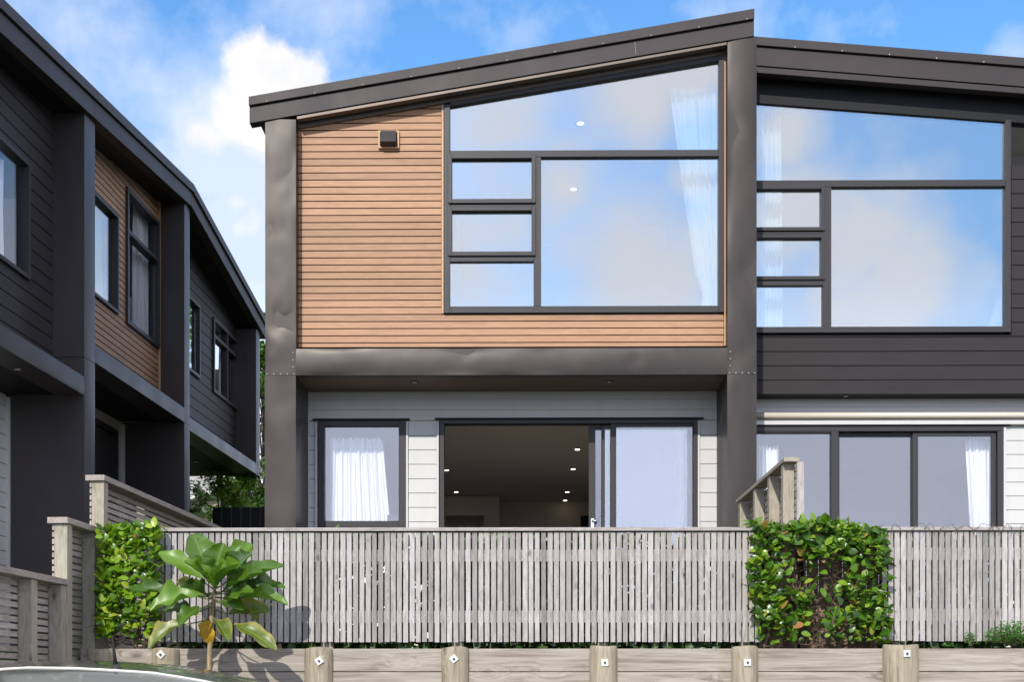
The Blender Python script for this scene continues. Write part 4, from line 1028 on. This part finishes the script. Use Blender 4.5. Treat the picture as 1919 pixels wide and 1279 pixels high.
# feathery weed at the right
def weed(label, px, py, Y, r, n, hgt_, seed):
    t = thing('weed', label, 'plant', P(px, py, Y)); rnd = random.Random(seed); m = MB(); st = MB(); c = P(px, py, Y)
    for i in range(n):
        a = rnd.uniform(0, 6.28); q = rnd.random() ** .5 * r; tip = c + Vector((q * math.cos(a), q * math.sin(a) * .5, hgt_ * (1 - (q / r) ** 2 * .6) * rnd.uniform(.3, 1)))
        if i % 6 == 0: st.tube([c + (tip - c) * .05, (c + tip) / 2 + Vector((0, 0, .01)), tip], [.003, .002, .001], 4, False)
        for k in range(3): leaf_mesh(m, tip + Vector((rnd.uniform(-.012, .012),) * 2 + (0,)), (rnd.uniform(-1, 1), rnd.uniform(-1, .5), rnd.uniform(-.2, .8)), (0, -.4, 1), rnd.uniform(.014, .028), .011, .2, .1, 2, 0, 1, rnd)
    m.build('foliage', M['weed'], t, recalc=False); st.build('stems', M['petiole'], t)
weed('feathery bright green weed bush spilling over the sleeper wall at the right edge', 1898, 1212, 10.33, .22, 620, .20, 1)
weed('small feathery seedling on the wall top left of the weed bush', 1818, 1212, 10.36, .055, 60, .13, 2)
weed('small leafy sprout at the wall top below the right hedge side', 1775, 1214, 10.36, .05, 30, .03, 6)
# ground cover in the gap between sleepers and fence
m = MB(); rnd = random.Random(77)
for i in range(420):
    px = rnd.uniform(200, 1900); q = mnoise.noise(Vector((px * .02, 0, 0)))
    if q < -.15: continue
    y = rnd.uniform(10.36, 10.46); b = Vector((X(px, y), y, 1.70))
    for k in range(rnd.randint(1, 3)):
        leaf_mesh(m, b + Vector((rnd.uniform(-.02, .02), 0, 0)), (rnd.uniform(-.6, .6), rnd.uniform(-.6, .2), rnd.uniform(.5, 1)), (0, -1, .4), rnd.uniform(.02, .06), rnd.uniform(.008, .02), .3, .1, 3, 0, 1, rnd)
o = m.build('ground_cover', M['weed'], recalc=False); tag(o, 'low weeds along the wall top under the slat fence', 'weeds'); o['kind'] = 'stuff'
# shaded planting right behind the slat fences
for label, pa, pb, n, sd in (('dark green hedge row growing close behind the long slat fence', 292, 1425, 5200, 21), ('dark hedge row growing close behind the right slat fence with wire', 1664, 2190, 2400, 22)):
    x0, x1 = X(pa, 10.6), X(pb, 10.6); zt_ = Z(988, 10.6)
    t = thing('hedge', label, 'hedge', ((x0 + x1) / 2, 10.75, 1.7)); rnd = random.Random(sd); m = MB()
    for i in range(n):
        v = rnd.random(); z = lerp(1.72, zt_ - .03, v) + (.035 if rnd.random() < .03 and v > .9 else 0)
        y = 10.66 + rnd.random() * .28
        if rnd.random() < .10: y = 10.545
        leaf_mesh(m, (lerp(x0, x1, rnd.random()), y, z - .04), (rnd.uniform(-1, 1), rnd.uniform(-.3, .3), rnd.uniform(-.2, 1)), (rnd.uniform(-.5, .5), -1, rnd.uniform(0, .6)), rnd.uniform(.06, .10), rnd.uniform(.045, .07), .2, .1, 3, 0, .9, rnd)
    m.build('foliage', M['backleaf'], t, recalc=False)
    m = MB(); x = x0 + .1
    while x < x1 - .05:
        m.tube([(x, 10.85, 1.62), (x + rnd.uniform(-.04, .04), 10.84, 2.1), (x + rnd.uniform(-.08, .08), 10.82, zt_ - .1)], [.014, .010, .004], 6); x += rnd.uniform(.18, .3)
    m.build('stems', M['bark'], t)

# ================================================================== BACKGROUND
def tree(label, px, Y, zbase, h, r, n, mat, seed, leafs=.16, group='trees behind the houses', sq=1.0):
    c = Vector((X(px, Y), Y, zbase)); t = thing('tree', label, 'tree', c, group); rnd = random.Random(seed)
    m = MB(); m.tube([c, c + Vector((.05, 0, h * .4)), c + Vector((-.05, .05, h * .8))], [r * .09, r * .06, r * .02], 8)
    cl = []
    for i in range(26):
        a = rnd.uniform(0, 6.28); q = rnd.random() ** .5 * r * .8; cz = rnd.uniform(.25, .98) * h
        cc = c + Vector((q * math.cos(a), q * math.sin(a), cz)); rr_ = r * rnd.uniform(.22, .42); cl.append((cc, rr_))
        m.tube([c + Vector((0, 0, cz * .6)), (c + Vector((0, 0, cz * .8)) + cc) / 2, cc], [r * .03, r * .02, r * .008], 5, False)
    m.build('trunk', M['bark'], t)
    m = MB()
    for i in range(n):
        cc, rr_ = rnd.choice(cl); v = Vector((rnd.gauss(0, 1), rnd.gauss(0, 1), rnd.gauss(0, 1))).normalized() * rr_ * (.55 + .5 * rnd.random())
        v.z *= .75 * sq
        leaf_mesh(m, cc + v, (rnd.uniform(-1, 1), rnd.uniform(-1, 1), rnd.uniform(-.6, .6)), (rnd.uniform(-.6, .6), rnd.uniform(-.6, .2), 1), leafs * rnd.uniform(.6, 1.2), leafs * .6, .3, .1, 2, 0, 1, rnd)
    m.build('crown', mat, t, recalc=False)
tree('bright green rounded tree behind the dark fence, in the gap between houses', 418, 21.2, 1.8, 3.15, .62, 5200, M['tree_light'], 1, .075)
tree('dark green tree at right of the bright one, against the middle house pillar', 476, 27, 1.8, 4.3, .95, 3600, M['tree'], 2, .15)
tree('tall dark tree seen as a sliver between the left row and the metal pillar', 497, 30, 1.8, 8.2, 1.0, 4200, M['tree'], 3, .16)
tree('small dark leafy tree beneath the overhanging floor, left in the gap', 356, 22.5, 1.5, 3.5, .42, 1000, M['tree'], 4, .12)
tree('low dark bush beyond the light tree, at the foot of the far house', 400, 34, 1.8, 3.0, 1.3, 2500, M['tree'], 5, .16)
tree('tall tree standing behind the middle house, seen mirrored in the left row windows', 930, 27, 1.8, 7.6, 2.0, 4000, M['tree_light'], 8, .16)
# far house
t = thing('far_house', 'far brown house with grey ribbed roof and white eaves seen under the overhang', 'house', P(375, 1000, 38))
Y = 38
pL = P(330, 958, Y); pR = P(436, 915, Y)
m = MB(); x0, x1 = X(300, Y), X(420, Y)
m.box(x0, x1, Y + .4, Y + 6, 1.8, Z(935, Y)); m.build('wall', M['cream'], t)
def sl(px, py): return (X(px, Y), Z(py, Y, px))
m = MB(); m.prism([sl(330, 935), sl(440, 905), sl(440, 912), sl(330, 944)], Y, Y + .3); m.build('eave', M['white'], t)
m = MB()
for k in range(24):
    a = 330 + k * 4.6; yy = 935 - (a - 330) * 30 / 110.
    m.prism([sl(a, yy), sl(a + 3.6, yy - 1), sl(a + 3.6, yy - 1.8), sl(a, yy - .8)], Y - .05, Y + 6)
m.prism([sl(330, 936), sl(440, 906), sl(440, 868), sl(330, 900)], Y + .02, Y + 6)
m.build('roof', M['roof_tile'], t)
m = MB(); m.box(X(390, Y), X(420, Y), Y + .3, Y + .42, Z(956, Y), Z(945, Y)); m.build('window', M['white'], t)
# dark fence behind
t = thing('dark_fence', 'black board fence closing the gap between the houses', 'fence', P(450, 990, 20))
m = MB(); x = X(398, 20)
while x < X(520, 20): m.box(x, x + .14, 20, 20.03, 1.7, Z(951, 20)); x += .145
m.build('boards', M['black'], t); m = MB(); m.box(X(398, 20), X(520, 20), 20.03, 20.08, 3.0, 3.1); m.build('rail', M['black'], t)

# ================================================================== CAR
YC = 8.55
cx0 = X(500, YC)   # rear end of the roof
t = thing('parked_car', 'grey-green hatchback with short roof aerial parked below the wall at lower left', 'car', (cx0 - 1.5, YC, 0))
zc0 = Z(1241, YC - .1)
# side profile sampled along x (nose to tail): (x from tail, belt z, roof z, half width)
tail = cx0 + .62
def roofz(q):   # q metres forward of the tail
    Q = lambda px: cx0 + .62 - X(px, YC)
    pts = [(0, .75), (.12, .98), (.38, 1.22), (Q(500), Z(1280, YC)), (Q(420), Z(1262, YC)), (Q(330), Z(1247, YC)), (Q(200), Z(1239.5, YC)), (Q(100), Z(1238, YC)), (Q(40), Z(1243, YC)), (Q(0), Z(1251, YC)), (Q(-60), Z(1266, YC)), (3.35, 1.13), (3.5, 1.04), (4.15, .93), (4.45, .72), (4.52, .5)]
    for (a, za), (b, zb_) in zip(pts, pts[1:]):
        if a <= q <= b:
            k = (q - a) / (b - a); return lerp(za, zb_, k)
    return .5
m = MB(); g = MB(); NQ = 90; NA = 20
secs = []
for i in range(NQ + 1):
    q = 4.52 * i / NQ
    zr_ = sum(roofz(min(4.52, max(0, q + e))) for e in (-.06, -.03, 0, .03, .06)) / 5
    hw = .88 * (1 - .10 * abs(q - 2.2) ** 3 / 12); belt = min(zr_ - .02, 1.0 if .1 < q < 3.6 else .7)
    sec = []
    for j in range(NA + 1):   # half section from sill to roof centre
        a = j / NA
        if a < .4:
            k = a / .4; y = hw * (1 - .05 * (1 - k) ** 2 + 0 - .03 * k); z = lerp(.28, belt, k)
        elif a < .65:
            k = (a - .4) / .25; top = zr_ - .085 * min(1, (zr_ - belt) / .5) - .0; y = hw * lerp(.97, .72, k ** 1.15); z = lerp(belt, top, k)
        else:
            k = (a - .65) / .35; top = zr_ - .085 * min(1, (zr_ - belt) / .5); y = hw * .72 * (1 - k); z = top + (zr_ - top) * (1 - (1 - k) ** 2.2)
        sec.append((tail - q, y, z))
    secs.append(sec)
def emit(sgn):
    bod, gl = [], []
    for i in range(NQ):
        for j in range(NA):
            q = 4.52 * (i + .5) / NQ; a = (j + .5) / NA
            isg = (.42 < a < .62 and .55 < q < 3.15 and not (1.05 < q < 1.12 or 1.98 < q < 2.06)) or (a > .62 and (.18 < q < .55 or 2.86 < q < 3.52) and a > .68)
            f = [(i, j), (i + 1, j), (i + 1, j + 1), (i, j + 1)]
            (gl if isg else bod).append(f)
    for mb, fl in ((m, bod), (g, gl)):
        idx = {}; vs = []; fs = []
        for f in fl:
            ff = []
            for key in f:
                if key not in idx:
                    idx[key] = len(vs); x, y, z = secs[key[0]][key[1]]; vs.append((x, YC + sgn * y, z))
                ff.append(idx[key])
            fs.append(tuple(ff))
        mb.add(vs, fs, True)
emit(-1); emit(1)
m.add([(tail - 4.4, YC - .8, .28), (tail - .1, YC - .8, .28), (tail - .1, YC + .8, .28), (tail - 4.4, YC + .8, .28)], [(0, 1, 2, 3)])
body = m.build('body', M['carpaint'], t)
g.build('window', M['carglass'], t)
# roof mouldings
for sgn in (-1, 1):
    mm = MB(); pts = []
    for i in range(12, 62, 3):
        x, y, z = secs[i][14]; pts.append((x, YC + sgn * (y * .99), z + .004))
    mm.tube(pts, .008, 8); mm.build('roof_moulding', M['galv'], t)
for wx in (tail - .85, tail - 3.55):
    for sgn in (-1, 1):
        mm = MB(); mm.tube([(wx, YC + sgn * .68, .31), (wx, YC + sgn * .885, .31)], .31, 28); w_ = mm.build('wheel', M['rubber'], t)
        mm = MB(); mm.tube([(wx, YC + sgn * .885, .31), (wx, YC + sgn * .893, .31)], .2, 20)
        for k in range(5):
            a = k * 1.2566; mm.tube([(wx, YC + sgn * .895, .31), (wx + .19 * math.cos(a), YC + sgn * .895, .31 + .19 * math.sin(a))], .018, 6)
        mm.build('rim', M['galv'], w_)
for sgn in (-1, 1):
    mm = MB(); mm.box(tail - .1, tail - .02, YC + sgn * .68 - .1, YC + sgn * .68 + .1, .72, .9); mm.build('tail_light', m_paint('red_lens', (.35, .02, .02), .2), t, .02)
YA = YC - .5; ax = X(218, YA); az = Z(1258, YA) + .004
mm = MB(); mm.tube([(ax, YA, az - .03), (ax - .001, YA, az + .008), (ax - .003, YA, az + .03), (ax - .005, YA, az + .036)], [.036, .032, .016, .010], 14); an = mm.build('aerial', M['frame'], t)
mm = MB(); mm.tube([(ax - .004, YA, az + .03), (ax - .012, YA, az + .10), (ax - .026, YA, az + .21)], [.014, .010, .006], 8); mm.build('aerial_rod', M['rubber'], an)

# ------------------------------------------------------------------ light
SUN_EL, SUN_AZ = 31.0, 14.0      # azimuth measured left of straight behind the viewer
to_sun = Vector((-math.sin(R(SUN_AZ)) * math.cos(R(SUN_EL)), -math.cos(R(SUN_AZ)) * math.cos(R(SUN_EL)), math.sin(R(SUN_EL))))
sl_ = bpy.data.lights.new('sun', 'SUN'); sl_.energy = 3.1; sl_.angle = R(.55); sl_.color = (1, .955, .88)
so_ = bpy.data.objects.new('sun', sl_); COL.objects.link(so_); so_.rotation_euler = to_sun.to_track_quat('Z', 'Y').to_euler(); so_.location = (-5, -5, 20)

wd = bpy.data.worlds.new('World'); scene.world = wd; wd.use_nodes = True; nt = wd.node_tree; nt.nodes.clear()
out = N(nt, 'ShaderNodeOutputWorld'); bg = N(nt, 'ShaderNodeBackground'); nt.links.new(bg.outputs[0], out.inputs[0])
sky = N(nt, 'ShaderNodeTexSky', sky_type='NISHITA'); sky.sun_disc = False
sky.sun_elevation = R(SUN_EL); sky.sun_rotation = math.atan2(to_sun.x, to_sun.y)
sky.air_density = 1.0; sky.dust_density = .3; sky.ozone_density = 2.5; sky.altitude = 50
SKY_S = .15
bg.inputs['Strength'].default_value = SKY_S
tc = N(nt, 'ShaderNodeTexCoord'); dirv = tc.outputs['Generated']
sepx = N(nt, 'ShaderNodeSeparateXYZ'); nt.links.new(dirv, sepx.inputs[0])
def wmath(op, a, b=None, clamp=False):
    n = N(nt, 'ShaderNodeMath', operation=op); n.use_clamp = clamp
    for i, v in enumerate((a, b)):
        if v is None: continue
        if isinstance(v, (int, float)): n.inputs[i].default_value = v
        else: nt.links.new(v, n.inputs[i])
    return n.outputs[0]
hs = N(nt, 'ShaderNodeHueSaturation'); hs.inputs['Saturation'].default_value = 1.22; hs.inputs['Value'].default_value = 1.18
nt.links.new(sky.outputs[0], hs.inputs['Color'])
skyc = hs.outputs[0]
# clouds: soft blobs in chosen directions broken up by noise, plus a thin veil
wn = N(nt, 'ShaderNodeTexNoise'); wn.inputs['Scale'].default_value = 9; wn.inputs['Detail'].default_value = 9; wn.inputs['Roughness'].default_value = .58; nt.links.new(dirv, wn.inputs['Vector'])
wn2 = N(nt, 'ShaderNodeTexNoise'); wn2.inputs['Scale'].default_value = 3.0; wn2.inputs['Detail'].default_value = 6; wn2.inputs['Roughness'].default_value = .55; wn2.inputs['Distortion'].default_value = .4; nt.links.new(dirv, wn2.inputs['Vector'])
def sdir(px, py, mirror=False):
    r = ray(px); v = Vector((r.x, r.y, (HZ - py) / F)).normalized()
    if mirror: v.y = -v.y
    return v
def blobs(lst):
    acc = None
    for (px, py, rad, k, mir) in lst:
        v = sdir(px, py, mir); dn = N(nt, 'ShaderNodeVectorMath', operation='DISTANCE'); nt.links.new(dirv, dn.inputs[0]); dn.inputs[1].default_value = v
        g_ = wmath('SUBTRACT', 1.0, wmath('DIVIDE', dn.outputs['Value'], rad / F)); g_ = wmath('MULTIPLY', wmath('MAXIMUM', g_, 0.0), k)
        acc = g_ if acc is None else wmath('MAXIMUM', acc, g_)
    return acc
cum = blobs([(492, 142, 100, 1.4, 0), (555, 160, 95, 1.3, 0), (440, 215, 95, 1.0, 0), (600, 180, 60, .9, 0), (500, 215, 120, 1.2, 0), (380, 250, 90, .8, 0), (470, 430, 80, .62, 0), (440, 380, 60, .55, 0)])
soft = blobs([(400, 270, 230, 1.25, 0), (330, 260, 120, .9, 0), (440, 470, 220, 1.3, 0), (460, 620, 220, 1.2, 0), (230, 120, 240, .62, 0), (640, 80, 200, .35, 0), (2130, 500, 280, 1.3, 0), (2100, 250, 220, .9, 0), (1900, 100, 60, .5, 0), (1560, 60, 90, .35, 0), (200, 60, 220, .3, 0),
              (1180, 460, 170, 1.1, 1), (1260, 520, 150, 1.0, 1), (1060, 350, 110, .8, 1), (1200, 180, 130, 1.2, 1), (1300, 140, 120, 1.2, 1), (1290, 330, 80, .7, 1), (900, 250, 160, .5, 1), (920, 430, 150, .75, 1), (900, 540, 140, .8, 1),
              (1470, 230, 90, .8, 1), (1590, 470, 90, .9, 1), (1500, 400, 110, .8, 1), (1700, 540, 170, .7, 1), (1800, 300, 200, .35, 1), (530, 420, 200, .8, 1), (500, 640, 200, .8, 1)])
cden = wmath('ADD', cum, wmath('MULTIPLY', wmath('SUBTRACT', wn.outputs['Fac'], .5), 2.6))
cden = wmath('MULTIPLY', wmath('SUBTRACT', cden, .42), 3.2, True)
sden = wmath('ADD', wmath('MULTIPLY', soft, .8), wmath('MULTIPLY', wmath('SUBTRACT', wn2.outputs['Fac'], .5), 1.9))
sden = wmath('ADD', sden, wmath('MULTIPLY', wmath('SUBTRACT', wn.outputs['Fac'], .5), 1.9))
sden = wmath('MULTIPLY', wmath('SUBTRACT', sden, .08), 1.7, True)
sden = wmath('MULTIPLY', sden, .85)
# broken cloud deck, unseen, added overhead and to the sides for neutral fill light
up_ = wmath('MULTIPLY', wmath('SUBTRACT', sepx.outputs['Z'], .48), 6.0, True)
sd_ = wmath('MULTIPLY', wmath('SUBTRACT', wmath('ABSOLUTE', sepx.outputs['X']), .50), 4.0, True)
ov_ = wmath('MULTIPLY', wmath('MAXIMUM', up_, sd_), wmath('MULTIPLY', wmath('SUBTRACT', wn2.outputs['Fac'], .20), 5.0, True))
sden = wmath('MAXIMUM', sden, wmath('MULTIPLY', ov_, .9))
CW = .80 / SKY_S; back = wmath('MULTIPLY', sepx.outputs['Y'], -3.0, True)   # clouds are brighter on the sun's side
mc = N(nt, 'ShaderNodeMix', data_type='RGBA'); nt.links.new(sden, mc.inputs[0]); nt.links.new(skyc, mc.inputs[6]); nt.links.new(mixc(nt, wmath('MAXIMUM', back, wmath('MAXIMUM', up_, sd_)), (.76 * CW, .84 * CW, 1.02 * CW), (1.27 * CW, 1.25 * CW, 1.30 * CW)), mc.inputs[7])
# shading of the cumulus: brighter where thick
cs = ramp(nt, wn.outputs['Fac'], [(.35, (.74 * CW, .77 * CW, .84 * CW)), (.62, (1.0 * CW, .98 * CW, .97 * CW))])
mc2 = N(nt, 'ShaderNodeMix', data_type='RGBA'); nt.links.new(cden, mc2.inputs[0]); nt.links.new(mc.outputs[2], mc2.inputs[6]); nt.links.new(cs, mc2.inputs[7])
# pale haze towards the horizon
hz_ = wmath('SUBTRACT', 1.0, wmath('DIVIDE', sepx.outputs['Z'], .29), True); hz_ = wmath('MULTIPLY', hz_, 2.2, True)
mh = N(nt, 'ShaderNodeMix', data_type='RGBA'); nt.links.new(hz_, mh.inputs[0]); nt.links.new(mc2.outputs[2], mh.inputs[6]); mh.inputs[7].default_value = (1.55 * CW, 1.70 * CW, 2.15 * CW, 1)
nt.links.new(mh.outputs[2], bg.inputs['Color'])

# ------------------------------------------------------------------ camera + view
cam = bpy.data.cameras.new('camera'); co = bpy.data.objects.new('camera', cam); COL.objects.link(co)
cam.sensor_width = 36; cam.lens = 36 * F / 1919.0; cam.shift_y = (HZ - 639.5) / 1919.0; cam.clip_end = 2000
co.location = (0, 0, H); co.rotation_euler = (R(90), 0, YAW)
scene.camera = co
scene.view_settings.view_transform = 'Standard'; scene.view_settings.look = 'None'; scene.view_settings.exposure = .45; scene.view_settings.gamma = 1
scene.render.resolution_x = 1024; scene.render.resolution_y = 683
